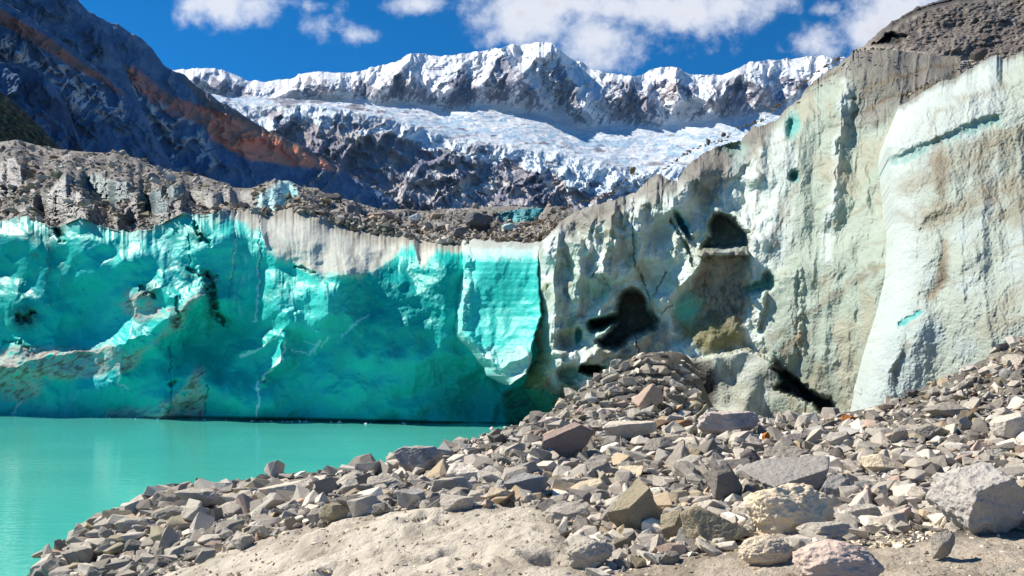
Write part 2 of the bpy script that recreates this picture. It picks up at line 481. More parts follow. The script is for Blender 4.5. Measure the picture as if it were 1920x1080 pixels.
    sc = mix(sc, (0.40, 0.56, 0.68), bench * sstep(0.48, 0.18, crev) * 0.85)
    sc = mix(sc, (0.55, 0.72, 0.82), low * 0.5)
    C = np.ones(PX.shape + (4,)); C[..., :3] = mix(sc, (0, 0, 0), rock) + rc * rock[..., None]; C[..., 3] = 1 - rock
    # the far side of the crest falls away
    for k in range(1, 7):
        Vb = V[n1 + n2 + n3 - 1].copy(); Vb[:, 1] += 180 * k; Vb[:, 2] -= 110 * k + 6 * k * k
        V = np.concatenate([V, Vb[None]]); C = np.concatenate([C, C[n1 + n2 + n3 - 1][None]])
    V, C = skirt(V, C)
    sheet('snow_mountain', V, C, m_mount, kind='structure', label='snow covered mountain massif with rock buttresses and icefall across the back of the valley', cat='mountain')


def spur(name, label, crest, Yc, Yb, bot, amp, paint, nc=560, nr=330, x0=-260, x1=820, seed=0, jag=3.0, run=0.9, scale=1.0, back=300.0):
    """One mountain spur: crest line, front slope falling toward the valley, steep far side."""
    px = np.linspace(x0, x1, nc)
    cr = lk(px, crest) + jag * fbm(px / 25, 2.2 + seed, 0, 4, seed=seed) - jag * 0.8 * ridged(px / 40, 5.5, 0, 4, seed=seed)
    t = np.linspace(0, 1, nr)[:, None]                  # 1 on the crest
    b = np.maximum(bot, cr + 30)
    PY = b + (cr - b) * t; PX = np.broadcast_to(px, PY.shape)
    yc = lk(px, Yc); yb = lk(px, Yb)
    D = yb + (yc - yb) * t ** 0.9
    wx = PX + 20 * fbm(PX / 60, PY / 60, seed, 4, seed=seed); wy = PY + 20 * fbm(PX / 60, PY / 60, seed + 5, 4, seed=seed + 1)
    # rills run down the slope to the right
    a = (wx - wy * run) / (70 * scale); c = (wx * run + wy) / (210 * scale)
    r1 = ridged(a, c, seed + 0.3, 6, 0.6, seed=seed)
    r2 = ridged((wx + wy * 0.5) / (34 * scale), (wy) / (40 * scale), seed + 0.9, 6, 0.66, seed=seed + 3)
    crag = sstep(-0.15, 0.35, fbm(PX / 80, PY / 80, seed + 3, 4, seed=seed + 4))
    d = amp * (r1 * 0.7 + r2 * (0.2 + 0.7 * crag)) * (0.25 + 0.75 * sstep(1.0, 0.9, t))
    V = world(PX, PY, D - d)
    col = paint(PX, PY, t + 0 * PX, crag, r1, r2)
    C = np.ones(PX.shape + (4,)); C[..., :3] = col; C[..., 3] = 0
    for k in range(1, 5):
        Vb = V[nr - 1].copy(); Vb[:, 1] += back * 0.4 * k; Vb[:, 2] -= back * 0.5 * k
        V = np.concatenate([V, Vb[None]]); C = np.concatenate([C, C[nr - 1][None]])
    V, C = skirt(V, C)
    sheet(name, V, C, m_mount, kind='structure', label=label, cat='mountain')


DARK = (0.060, 0.130, 0.235); PALE = (0.33, 0.32, 0.33); RED = (0.58, 0.21, 0.11)  # PALE is the tone painted on for sunlit craggy streaks


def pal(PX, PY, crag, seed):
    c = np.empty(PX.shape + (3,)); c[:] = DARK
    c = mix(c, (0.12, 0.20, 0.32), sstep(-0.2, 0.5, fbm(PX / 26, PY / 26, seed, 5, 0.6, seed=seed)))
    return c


def paint_far(PX, PY, t, crag, r1, r2):
    c = pal(PX, PY, crag, 51)
    c = mix(c, PALE, sstep(0.45, 0.75, r2 * 0.6 + 0.5 * crag) * 0.55)
    wob = 9 * fbm(PX / 30, PY / 30, 3, 4)
    band = patch(PX + wob, PY + wob, [(228, 118), (250, 125), (300, 165), (345, 190), (400, 205), (470, 245), (540, 280), (610, 308), (560, 300), (500, 285), (440, 262), (400, 238), (330, 222), (290, 195), (250, 160)], 6)
    c = mix(c, RED, band * (0.8 + 0.4 * fbm(PX / 12, PY / 12, 0, 3)))
    c = mix(c, (0.78, 0.28, 0.15), patch(PX + wob * .6, PY + wob * .6, [(368, 200), (430, 214), (505, 248), (565, 278), (632, 318), (575, 316), (470, 300), (398, 264)], 5))
    ridge = patch(PX + wob, PY + wob, [(330, 135), (400, 185), (460, 220), (530, 255), (600, 290), (660, 325), (700, 350), (640, 322), (560, 280), (470, 240), (390, 205)], 5)
    c = mix(c, (0.22, 0.125, 0.08), ridge * 0.8)
    crags = patch(PX + wob * 2, PY + wob * 2, [(240, 150), (275, 185), (320, 210), (380, 240), (400, 300), (360, 350), (330, 330), (300, 280), (280, 230), (250, 190)], 16)
    c = mix(c, (0.66, 0.62, 0.60), crags * sstep(0.36, 0.5, r2) * 0.9)  # spots where crags catch the sun, painted into the rock colour
    return c


def paint_mid(PX, PY, t, crag, r1, r2):
    c = pal(PX, PY, crag, 61)
    return mix(c, PALE, sstep(0.6, 0.85, r2) * 0.35)


def paint_near(PX, PY, t, crag, r1, r2):
    c = pal(PX, PY, crag, 71)
    wob = 7 * fbm(PX / 24, PY / 24, 3, 4)
    crags = patch(PX + wob * 2, PY + wob * 2, [(-200, 20), (0, 60), (60, 100), (130, 125), (200, 155), (235, 190), (225, 225), (165, 220), (130, 200), (110, 160), (60, 125), (0, 130), (-200, 110)], 14)
    c = mix(c, (0.66, 0.62, 0.60), crags * 0.9 * sstep(0.34, 0.50, r2 + 0.15 * fbm(PX / 12, PY / 12, 2, 3)))  # sunlit spots on the near crags, put into the colour
    band = patch(PX + wob * .6, PY + wob * .6, [(-200, -90), (0, 16), (50, 45), (105, 80), (150, 115), (200, 145), (236, 182), (190, 152), (140, 128), (80, 92), (30, 62), (0, 45), (-200, -40)], 4)
    return mix(c, (0.34, 0.15, 0.10), band)


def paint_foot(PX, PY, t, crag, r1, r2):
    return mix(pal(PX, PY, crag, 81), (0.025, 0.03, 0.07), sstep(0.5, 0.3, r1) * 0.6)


def paint_olive(PX, PY, t, crag, r1, r2):
    c = np.empty(PX.shape + (3,)); c[:] = (0.10, 0.075, 0.04)
    c = mix(c, (0.24, 0.175, 0.06), sstep(0.0, 0.35, fbm((PX + PY * .5) / 14, (PY - PX * .7) / 7, 0, 4, 0.6)))
    return mix(c, (0.03, 0.03, 0.02), sstep(0.1, 0.45, fbm((PX + PY * .5) / 20, (PY - PX * .7) / 6, 4, 4, 0.6)))


snow_mountain()
spur('mountain_spur', 'blue grey mountain spur falling to the right with a long rust red band of grass', [(-300, -330), (60, -70), (165, 22), (200, 42), (225, 52), (262, 72), (285, 96), (312, 124), (345, 140), (380, 170), (430, 202), (500, 242), (560, 272), (620, 306), (680, 340), (740, 378), (840, 440)],
     [(-300, 2100), (165, 2200), (840, 3000)], [(-300, 1500), (400, 1800), (840, 2700)], 460.0, 90, paint_far, nc=640, seed=3, jag=5, back=500)
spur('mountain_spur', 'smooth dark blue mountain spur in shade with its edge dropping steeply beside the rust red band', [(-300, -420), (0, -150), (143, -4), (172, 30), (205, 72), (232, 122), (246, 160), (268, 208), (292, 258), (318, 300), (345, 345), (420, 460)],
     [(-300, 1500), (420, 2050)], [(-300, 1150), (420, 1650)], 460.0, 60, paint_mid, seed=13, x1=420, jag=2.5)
spur('mountain_spur', 'rocky mountain spur with a brown grassy crest above sunlit broken crags', [(-300, -170), (0, 0), (40, 22), (66, 42), (100, 66), (150, 102), (182, 130), (212, 150), (240, 178), (270, 212), (292, 262), (312, 300), (340, 345), (400, 440)],
     [(-300, 1000), (400, 1450)], [(-300, 780), (400, 1150)], 460.0, 45, paint_near, seed=23, x1=400, jag=2.0, scale=0.8)
spur('mountain_spur', 'dark blue shaded foot of the mountain below the sunlit crags', [(-300, 30), (0, 118), (40, 118), (80, 138), (105, 165), (128, 205), (150, 265), (175, 320), (230, 420)],
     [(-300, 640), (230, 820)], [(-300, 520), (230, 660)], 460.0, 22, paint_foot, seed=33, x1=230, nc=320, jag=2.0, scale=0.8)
spur('hillside', 'olive brown grassy hillside at the left edge above the rubble', [(-300, 20), (0, 172), (22, 190), (48, 212), (80, 242), (106, 270), (130, 292), (200, 350)],
     [(-300, 330), (200, 420)], [(-300, 250), (200, 330)], 430.0, 6, paint_olive, seed=43, x1=200, nc=300, jag=1.5, scale=0.7, back=60)
# ------------------------------------------------------------------ glacier ice
m_teal = tint_mat('clear_turquoise_ice', rough=(0.46, 0.88), ior=1.31, spec=0.35, noise=((0.9, 0.08), (5.0, 0.06)), bumps=((0.7, 0.07), (4.0, 0.008)), sss=(0.0, 0.6))
m_pale = tint_mat('weathered_pale_ice', rough=(0.45, 0.9), ior=1.31, spec=0.4, noise=((1.1, 0.08), (7.0, 0.10)), bumps=((1.6, 0.025), (9.0, 0.008)), speck=(9.0, 0.13, 0.45))
m_debris = tint_mat('debris_on_ice', rough=(0.5, 0.95), noise=((0.8, 0.18), (4.0, 0.22)), bumps=((1.5, 0.25), (5.0, 0.12)))

TEAL = np.array([0.012, 0.60, 0.485]); DEEP = np.array([0.003, 0.36, 0.325]); BRIGHT = np.array([0.10, 0.76, 0.66])
BLUE = np.array([0.008, 0.50, 0.50]); CRUST = np.array([0.60, 0.58, 0.50]); SILT = np.array([0.36, 0.32, 0.25]); GRIT_SHADE = np.array([0.055, 0.05, 0.045])  # the last tone serves both real grit and painted recess shade

BASE = [(-260, 774), (0, 778), (250, 783), (500, 788), (750, 793), (950, 798), (1080, 800)]
TOP = [(-260, 430), (-120, 418), (0, 415), (50, 406), (95, 424), (120, 420), (150, 405), (195, 424), (240, 436), (285, 428), (312, 412), (340, 398), (365, 405), (392, 402), (430, 392), (470, 396),
       (500, 402), (545, 392), (575, 398), (605, 408), (640, 424), (700, 438), (760, 444), (805, 452), (860, 458), (905, 460), (960, 468), (1010, 456), (1080, 440)]


def wall_depth(px):
    return F * H / (kp(px, BASE) - HY)


CRUST_PTS = [(-260, 424), (0, 424), (60, 416), (120, 430), (190, 436), (260, 446), (300, 436), (345, 408), (400, 418), (430, 410), (455, 420), (490, 440), (505, 470), (540, 490), (580, 505), (612, 520), (640, 515), (660, 516), (690, 512), (730, 490), (775, 462), (790, 500), (800, 490), (820, 470), (870, 474), (900, 482), (1080, 480)]


def CRUSTLOW(px):
    return kp(px, CRUST_PTS) + 10 * fbm(px / 12, 8.8, 0, 4)


def turquoise_wall():
    nc, nr, nb = 960, 420, 14
    px = np.linspace(-240, 1075, nc)
    base = kp(px, BASE) + 2.0
    top = lk(px, TOP)
    t = np.linspace(0, 1, nr)[:, None]
    PY = base + (top - base) * t + (5 * fbm(px / 14, 1.5, 0, 4) + 2.5 * fbm(px / 4.0, 7.5, 0, 2)) * t ** 14; PX = np.broadcast_to(px, PY.shape)
    t = t + 0 * PX
    wx = PX + 14 * fbm(PX / 45, PY / 45, 1, 4, seed=1); wy = PY + 14 * fbm(PX / 45, PY / 45, 2, 4, seed=2)
    fx = PX + 5 * fbm(PX / 13, PY / 13, 1, 3, seed=3); fy = PY + 5 * fbm(PX / 13, PY / 13, 2, 3, seed=4)
    d = 1.5 * fbm(PX / 170, PY / 150, 0, 3, seed=5) + 0.50 * fbm(wx / 60, wy / 60, 0, 2, 0.4, seed=6)
    c1, c2, _ = cells(wx / 26, wy / 30, 3)                      # melt scallops
    cupped = sstep(-0.3, 0.35, fbm(PX / 120, PY / 120, 5, 2, seed=7))
    d = d - 0.50 * (1 - sstep(0, 0.55, c2 - c1)) * 0 + 0.10 * c1 * cupped
    d = d + 0.07 * billow(wx / 18, wy / 24, 0, 2, 0.5, seed=8)
    flute = fbm(PX / 7.0 + 1.5 * fbm(PX / 30, PY / 90, 1, 2), PY / 120, 0, 3, 0.55, seed=9)
    fl_zone = np.maximum(patch(wx, wy, [(430, 385), (760, 430), (880, 455), (880, 500), (740, 540), (640, 640), (430, 660), (410, 520)], 30), 0.35 * sstep(0.8, 0.95, t))
    d = d + 0.06 * flute * fl_zone
    # lean back toward the top and round over it
    D = wall_depth(PX) + 2.6 * t ** 1.6 + (1.2 + 1.8 * sstep(395, 450, PX)) * sstep(0.80, 1.04, t) ** 2
    # ----- named relief (metres toward the viewer)
    rib = lambda pts, w: np.clip(1 - seg_dist(wx, wy, pts)[0] / w, 0, 1)
    d += 1.5 * rib([(-240, 690), (0, 690), (110, 668), (215, 655), (330, 590), (385, 552)], 55) ** 1.5      # dirty ledge
    d += 0.9 * rib([(225, 700), (260, 560), (300, 548), (350, 570)], 40) ** 1.5
    d += 0.8 * rib([(300, 780), (340, 735), (375, 690)], 36) ** 1.3
    d += 1.1 * rib([(490, 712), (512, 690), (530, 668), (534, 640)], 20) ** 1.2
    d += 0.8 * rib([(440, 670), (490, 652), (520, 630), (545, 600)], 26)
    d += 3.0 * sstep(860, 650, PX) * sstep(540, 660, PX) * sstep(760, 640, PY) * sstep(430, 520, PY)
    d += 0.2 * rib([(640, 640), (720, 585), (800, 545), (850, 500)], 50) ** 1.4      # broad diagonal swell
    d -= 1.7 * hole(wx, wy, 640, 655, 100, 60, -25, 0.9)
    d -= 1.4 * hole(wx, wy, 415, 640, 80, 52, -20, 0.9)
    d -= 1.6 * hole(wx, wy, 720, 520, 90, 60, -20, 0.9)
    d -= 1.2 * hole(wx, wy, 170, 590, 70, 60, 0, 0.9)
    d -= 2.4 * hole(wx, wy, 905, 745, 110, 60, 0, 0.8)
    crack = np.zeros(PX.shape)
    for pts, wdt, dep in [([(388, 512), (396, 545), (402, 585), (424, 604)], 13, 2.6), ([(352, 504), (375, 516), (408, 520)], 6, 1.2), ([(365, 418), (372, 440), (392, 456)], 7, 1.6), ([(104, 418), (108, 436), (118, 448)], 9, 2.0),
                          ([(32, 590), (46, 600), (62, 588)], 11, 1.8), ([(265, 538), (288, 556)], 7, 1.3), ([(556, 500), (575, 504), (592, 512)], 5, 1.0), ([(330, 560), (336, 600), (330, 612)], 6, 1.0), ([(318, 720), (332, 716)], 9, 1.2), ([(488, 710), (494, 712)], 5, 1.0),
                          ([(487, 395), (489, 470), (486, 560)], 2.2, 0.5), ([(440, 400), (439, 480), (430, 560)], 1.8, 0.4), ([(355, 440), (357, 500)], 1.6, 0.4), ([(318, 650), (322, 730), (318, 778)], 2.2, 0.4), ([(390, 720), (384, 775)], 2.5, 0.5), ([(10, 640), (40, 642), (52, 655)], 6, .8)]:
        s_ = stroke(fx + 3 * fbm(PX / 10, PY / 10, 4, 2), fy + 3 * fbm(PX / 10, PY / 10, 5, 2), pts, wdt * 0.9, 1.0) * (0.55 + 0.45 * sstep(-.3, .2, fbm(PX / 12, PY / 12, 6, 3))); crack = np.maximum(crack, s_ * (0.85 if wdt > 4 else 0.35)); d = d - dep * 0.5 * s_
    # thin meltwater undercut along the waterline
    d -= 1.0 * sstep(9, 0, base - PY) * sstep(150, 500, PX) * 1.2
    d += 0.012 * fbm(PX / 5, PY / 5, 0, 3, 0.5, seed=12)
    low = CRUSTLOW(px)
    lows = kp(px, CRUST_PTS); D = D + 2.8 * np.clip((lows - PY) / 75.0, 0, 1.3) * (0.12 + 0.88 * sstep(395, 450, PX))
    V = world(PX, PY, D - d)
    global WALL_BROW
    WALL_BROW = (px, V[nr - 1, :, 1].copy())
    # ----- colour
    n1 = fbm(wx / 70, wy / 70, 0, 5, 0.55, seed=20); n2 = fbm(fx / 18, fy / 24, 1, 5, 0.6, seed=21)
    c = np.empty(PX.shape + (3,)); c[:] = TEAL
    c = mix(c, BLUE, sstep(0.0, 0.6, fbm(wx / 110, wy / 90, 4, 3, seed=22)) * 0.7 + 0.6 * hole(wx, wy, 190, 590, 110, 90, 0, 0.9))
    c = mix(c, DEEP, sstep(0.05, 0.6, n1) * 0.6)
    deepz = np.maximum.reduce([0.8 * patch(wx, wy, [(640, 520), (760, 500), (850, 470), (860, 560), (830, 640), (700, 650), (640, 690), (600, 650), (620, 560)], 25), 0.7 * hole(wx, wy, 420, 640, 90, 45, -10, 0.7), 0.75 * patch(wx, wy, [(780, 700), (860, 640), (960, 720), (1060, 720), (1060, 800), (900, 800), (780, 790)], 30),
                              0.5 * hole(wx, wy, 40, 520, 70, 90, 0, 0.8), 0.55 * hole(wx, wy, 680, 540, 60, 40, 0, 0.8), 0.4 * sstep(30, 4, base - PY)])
    c = mix(c, DEEP, deepz)  # deeper ice; the zone right of the middle has shade painted in
    light = np.maximum.reduce([0.9 * hole(wx, wy, 590, 590, 60, 70, 15, 0.9), 0.6 * hole(wx, wy, 440, 470, 60, 70, 0, 0.9), 0.55 * hole(wx, wy, 560, 650, 60, 50, -40, 0.9), 0.5 * hole(wx, wy, 230, 620, 60, 50, 0, 0.9), 0.4 * hole(wx, wy, 700, 690, 160, 50, -8, 0.9),
                              0.45 * hole(wx, wy, 520, 450, 50, 60, 0, 0.9), 0.35 * hole(wx, wy, 640, 740, 180, 30, 0, 0.9), 0.3 * hole(wx, wy, 300, 470, 120, 30, 0, 0.9)])
    c = mix(c, BRIGHT, light * (0.6 + 0.35 * n2))  # lighter ice; the middle zone has sunlight painted in
    c = mix(c, BRIGHT, sstep(0.25, 0.7, n2) * 0.3)
    # white weathered crust hanging from the top
    cr = sstep(10, -10, PY - low + 4 * flute + 9 * n2) * (0.30 + 0.70 * sstep(395, 440, PX))
    c = mix(c, lerp(CRUST, np.array([0.43, 0.39, 0.32]), sstep(-0.1, 0.8, fbm(wx / 16, wy / 70, 3, 4))[..., None]), cr * 0.95)
    c = mix(c, SILT * 0.75, cr * sstep(30, 2, PY - top + 10 * n2) * 0.75)
    half = patch(wx, wy, [(420, 430), (500, 430), (600, 515), (560, 600), (520, 570), (440, 580)], 40)
    c = mix(c, (0.50, 0.72, 0.70), half * sstep(0.15, 0.6, 0.6 * flute + 0.6 * n2) * 0.6)
    # dirty ledges and streaks
    ledge = np.maximum.reduce([patch(wx, wy, [(-240, 660), (0, 655), (60, 650), (130, 655), (215, 650), (250, 660), (300, 625), (330, 580), (385, 540), (350, 600), (275, 650), (250, 690), (150, 705), (100, 715), (40, 750), (0, 745), (-240, 750)], 9),
                               patch(wx, wy, [(218, 562), (240, 545), (270, 552), (300, 575), (330, 578), (300, 600), (260, 590), (232, 580)], 8),
                               patch(wx, wy, [(285, 785), (300, 765), (340, 735), (372, 692), (384, 700), (385, 780)], 8), 0.6 * patch(wx, wy, [(195, 770), (240, 755), (300, 770), (300, 785), (195, 785)], 5)])
    streak = fbm((PX - PY * 0.9) / 26, (PY + PX * 0.55) / 7, 0, 4, 0.6, seed=25)
    c = mix(c, lerp(np.array([0.55, 0.52, 0.45]), np.array([0.24, 0.20, 0.16]), sstep(-0.1, 0.5, streak)[..., None]), ledge * sstep(-0.5, 0.1, streak + 0.5 * n2 + 0.15))
    for pts, wdt, col, a in [([(490, 712), (510, 692), (530, 668), (534, 640)], 3.2, (0.8, 0.88, 0.86), 0.9), ([(452, 668), (490, 652), (520, 628)], 3, (0.75, 0.88, 0.86), 0.7), ([(482, 715), (486, 750), (480, 782)], 3.0, (0.8, 0.9, 0.88), 0.9), ([(443, 400), (440, 470), (432, 520)], 2.2, (0.7, 0.85, 0.82), 0.6),
                             ([(340, 596), (332, 614), (324, 608)], 2.5, (0.6, 0.56, 0.48), 0.9), ([(486, 470), (484, 560), (478, 600)], 3.0, (0.75, 0.86, 0.84), 0.6), ([(223, 690), (222, 722), (240, 728)], 2.4, (0.7, 0.8, 0.78), 0.8), ([(545, 655), (580, 665), (600, 640)], 2.5, (0.75, 0.9, 0.9), 0.6), ([(362, 508), (380, 518), (405, 524)], 2.4, (0.65, 0.6, 0.5), 0.9),
                             ([(40, 752), (25, 775)], 3.5, (0.75, 0.78, 0.72), 0.8), ([(690, 590), (660, 610), (640, 632)], 3, (0.4, 0.85, 0.85), 0.6), ([(570, 640), (600, 650), (615, 630)], 2.0, (0.6, 0.9, 0.9), 0.6)]:
        c = mix(c, col, stroke(fx, fy, pts, wdt, 0.7) * a)
    for cx, cy, rx, ry, a in [(355, 520, 12, 6, .5), (60, 440, 14, 10, .3), (95, 470, 6, 40, .35), (90, 520, 5, 50, .3), (65, 480, 10, 6, .4), (45, 595, 26, 22, .75), (110, 430, 13, 20, .8), (395, 560, 13, 45, .6), (280, 548, 16, 14, .6), (370, 438, 14, 14, .6)]:
        c = mix(c, GRIT_SHADE, hole(fx, fy, cx, cy, rx, ry, 0, 0.8) * a * sstep(-0.5, 0.2, n2 + 0.3))
    c = mix(c, GRIT_SHADE, crack * 0.45)  # crevices coloured darker than the ice around them
    specks = sstep(0.52, 0.62, perlin(PX / 3.0, PY / 3.0, 5)) * sstep(0.0, 0.4, fbm(PX / 60, PY / 60, 8, 3))
    c = mix(c, GRIT_SHADE * 2, specks * 0.5)
    # green, sediment rich foot under the pale cliff
    foot = patch(wx, wy, [(945, 735), (985, 720), (1050, 725), (1080, 740), (1080, 805), (955, 805)], 8)
    c = mix(c, lerp(np.array([0.02, 0.22, 0.13]), np.array([0.015, 0.10, 0.07]), sstep(-0.3, 0.4, streak)[..., None]), foot)
    al = np.clip(np.maximum.reduce([cr, ledge, crack]), 0, 1)
    C = np.concatenate([c, al[..., None]], -1)
    # the ice carries on behind the brow
    for k in range(1, nb):
        Vb = V[nr - 1].copy(); Vb[:, 1] += 0.9 * k; Vb[:, 0] *= 1 + 0.9 * k / Vb[:, 1]; Vb[:, 2] -= 0.02 * k * k
        Cb = C[nr - 1].copy(); Cb[:, :3] = (0.2, 0.18, 0.16)
        V = np.concatenate([V, Vb[None]]); C = np.concatenate([C, Cb[None]])
    sheet('ice_wall', V, C, m_teal, label='long turquoise glacier wall rising straight from the lake, white crust along its top', cat='ice wall')


def edge_sheet(PY, xl, xr, n_s, wrap_l, wrap_r, depth, pw=0.09):
    """Columns from a left outline to a right one; the outer columns curl away from the viewer."""
    s = np.concatenate([np.linspace(0, pw, int(n_s * 0.14), endpoint=False) , np.linspace(pw, 1 - pw, n_s - 2 * int(n_s * 0.14), endpoint=False), np.linspace(1 - pw, 1, int(n_s * 0.14))])
    return s


def ice_lobe():
    nr, nc = 210, 170
    py = np.linspace(722, 452, nr)[:, None] * 1.0
    xl = lk(py, [(440, 868), (460, 866), (480, 867), (500, 868), (530, 862), (560, 856), (590, 848), (612, 845), (632, 850), (645, 868), (655, 880), (675, 896), (690, 906), (705, 912), (712, 928), (718, 938), (722, 946)])
    xr = lk(py, [(440, 1020), (470, 1012), (520, 1010), (560, 1014), (590, 1016), (615, 1008), (640, 1000), (680, 996), (700, 988), (712, 972), (722, 955)])
    xl = xl + 4 * fbm(py / 16, 2.2, 0, 4); xr = xr + 2.5 * fbm(py / 14, 5.2, 0, 3)
    th = np.linspace(-1, 1, nc)[None, :]
    s = 0.5 + 0.5 * np.sign(th) * (1 - (1 - np.abs(th)) ** 1.5)
    PX = xl + (xr - xl) * s; PY = np.broadcast_to(py, PX.shape) + (7 * fbm(PX / 22, 0.7, 0, 4) + 5 * np.clip((PX - 930) / 70, -1, 1)) * sstep(520, 455, py)
    edge = np.clip(np.minimum((PX - xl) / 40.0, (xr - PX) / 3.0), 0, 1)
    edge_b = np.clip((722 - PY) / 26.0, 0, 1)
    bulge = np.sqrt(1 - (1 - edge) ** 2) * 0.65 + 0.35 * np.sqrt(np.clip(1 - (1 - edge_b) ** 2, 0, 1))
    wx = PX + 6 * fbm(PX / 20, PY / 20, 1, 3, seed=31); wy = PY + 6 * fbm(PX / 20, PY / 20, 2, 3, seed=32)
    d = 2.2 * bulge + 0.16 * fbm(wx / 30, wy / 70, 0, 2, seed=33) + 0.02 * billow(wx / 13, wy / 16, 0, 3, seed=34)
    d += 0.7 * np.clip(1 - seg_dist(wx, wy, [(874, 480), (868, 550), (868, 620), (900, 660), (940, 690), (985, 670)])[0] / 16, 0, 1)
    d -= 0.7 * hole(wx, wy, 945, 590, 50, 55, 0, 0.8)
    D = wall_depth(PX) + 0.6 - 2.4 * (PX - xl) / (xr - xl) + 3.4 * sstep(790, 450, PY) ** 1.2 + 2.2 * sstep(500, 445, PY) ** 2
    V = world(PX, PY, D - d)
    n2 = fbm(wx / 10, wy / 12, 1, 5, 0.6, seed=36)
    c = np.empty(PX.shape + (3,)); c[:] = (0.05, 0.66, 0.57)
    c = mix(c, (0.015, 0.50, 0.43), hole(wx, wy, 950, 570, 45, 70, 0, 0.7))
    rim = np.maximum.reduce([sstep(34, 8, PX - xl + 10 * n2) * sstep(470, 560, PY), patch(wx, wy, [(868, 640), (905, 655), (990, 650), (1000, 700), (950, 730), (900, 690)], 9)])
    c = mix(c, (0.36, 0.64, 0.58), rim * (0.5 + 0.8 * sstep(-0.3, 0.4, n2)))  # left and lower rim painted lighter, as if the sun caught it
    c = mix(c, (0.42, 0.55, 0.52), patch(wx, wy, [(905, 715), (950, 690), (1000, 670), (1000, 730), (930, 735)], 8) * 0.8)
    c = mix(c, (0.55, 0.70, 0.66), sstep(8, -10, PY - 484 + 12 * n2) * 0.9)
    c = mix(c, (0.42, 0.40, 0.34), sstep(6, -6, PY - 466 + 8 * n2) * 0.8)
    C = np.concatenate([c, (sstep(8, -10, PY - 480))[..., None] * 0.8], -1)
    # close the block at both sides, back to the wall behind it
    VL = V[:, :1].copy(); VL[..., 1] += 2.6; VL[..., 0] += 0.1; VR = V[:, -1:].copy(); VR[..., 1] += 2.6
    V = np.concatenate([VL, V, VR], 1); C = np.concatenate([C[:, :1], C, C[:, -1:]], 1)
    Vt = V[-1:].copy(); Vt[..., 1] += 4; V = np.concatenate([V, Vt]); C = np.concatenate([C, C[-1:]])
    Vb = V[:1].copy(); Vb[..., 1] += 2.6; Vb[..., 2] += 0.2; V = np.concatenate([Vb, V]); C = np.concatenate([C[:1], C])
    sheet('ice_block', V, C, m_teal, label='bright cyan hanging block of ice stuck on the turquoise wall beside the pale cliff', cat='ice block')


P_ICE = np.array([0.60, 0.68, 0.58]); P_GREEN = np.array([0.43, 0.51, 0.41]); P_WHITE = np.array([0.74, 0.82, 0.77]); P_TAN = np.array([0.42, 0.35, 0.23]); P_GREY = np.array([0.27, 0.25, 0.215]); P_BROWN = np.array([0.17, 0.125, 0.075])


def cliff_depth(PX):
    return kp(PX, [(900, 52.5), (990, 51.6), (1060, 50), (1200, 47.6), (1320, 45.8), (1400, 44.4), (1440, 43.6), (1500, 41.8), (1580, 39.2), (1660, 36.5), (1740, 34.5), (1900, 32)])


SKYLINE = [(980, 475), (1000, 452), (1012, 430), (1022, 410), (1034, 396), (1060, 386), (1095, 377), (1130, 366), (1150, 360), (1168, 342), (1186, 328), (1200, 326), (1215, 338), (1232, 338), (1245, 318), (1262, 302), (1290, 284), (1320, 272), (1360, 262),
           (1380, 240), (1410, 232), (1430, 226), (1450, 205), (1478, 184), (1492, 164), (1530, 136), (1560, 118), (1580, 104), (1600, 95), (1640, 90), (1700, 98), (1760, 104), (1900, 112)]


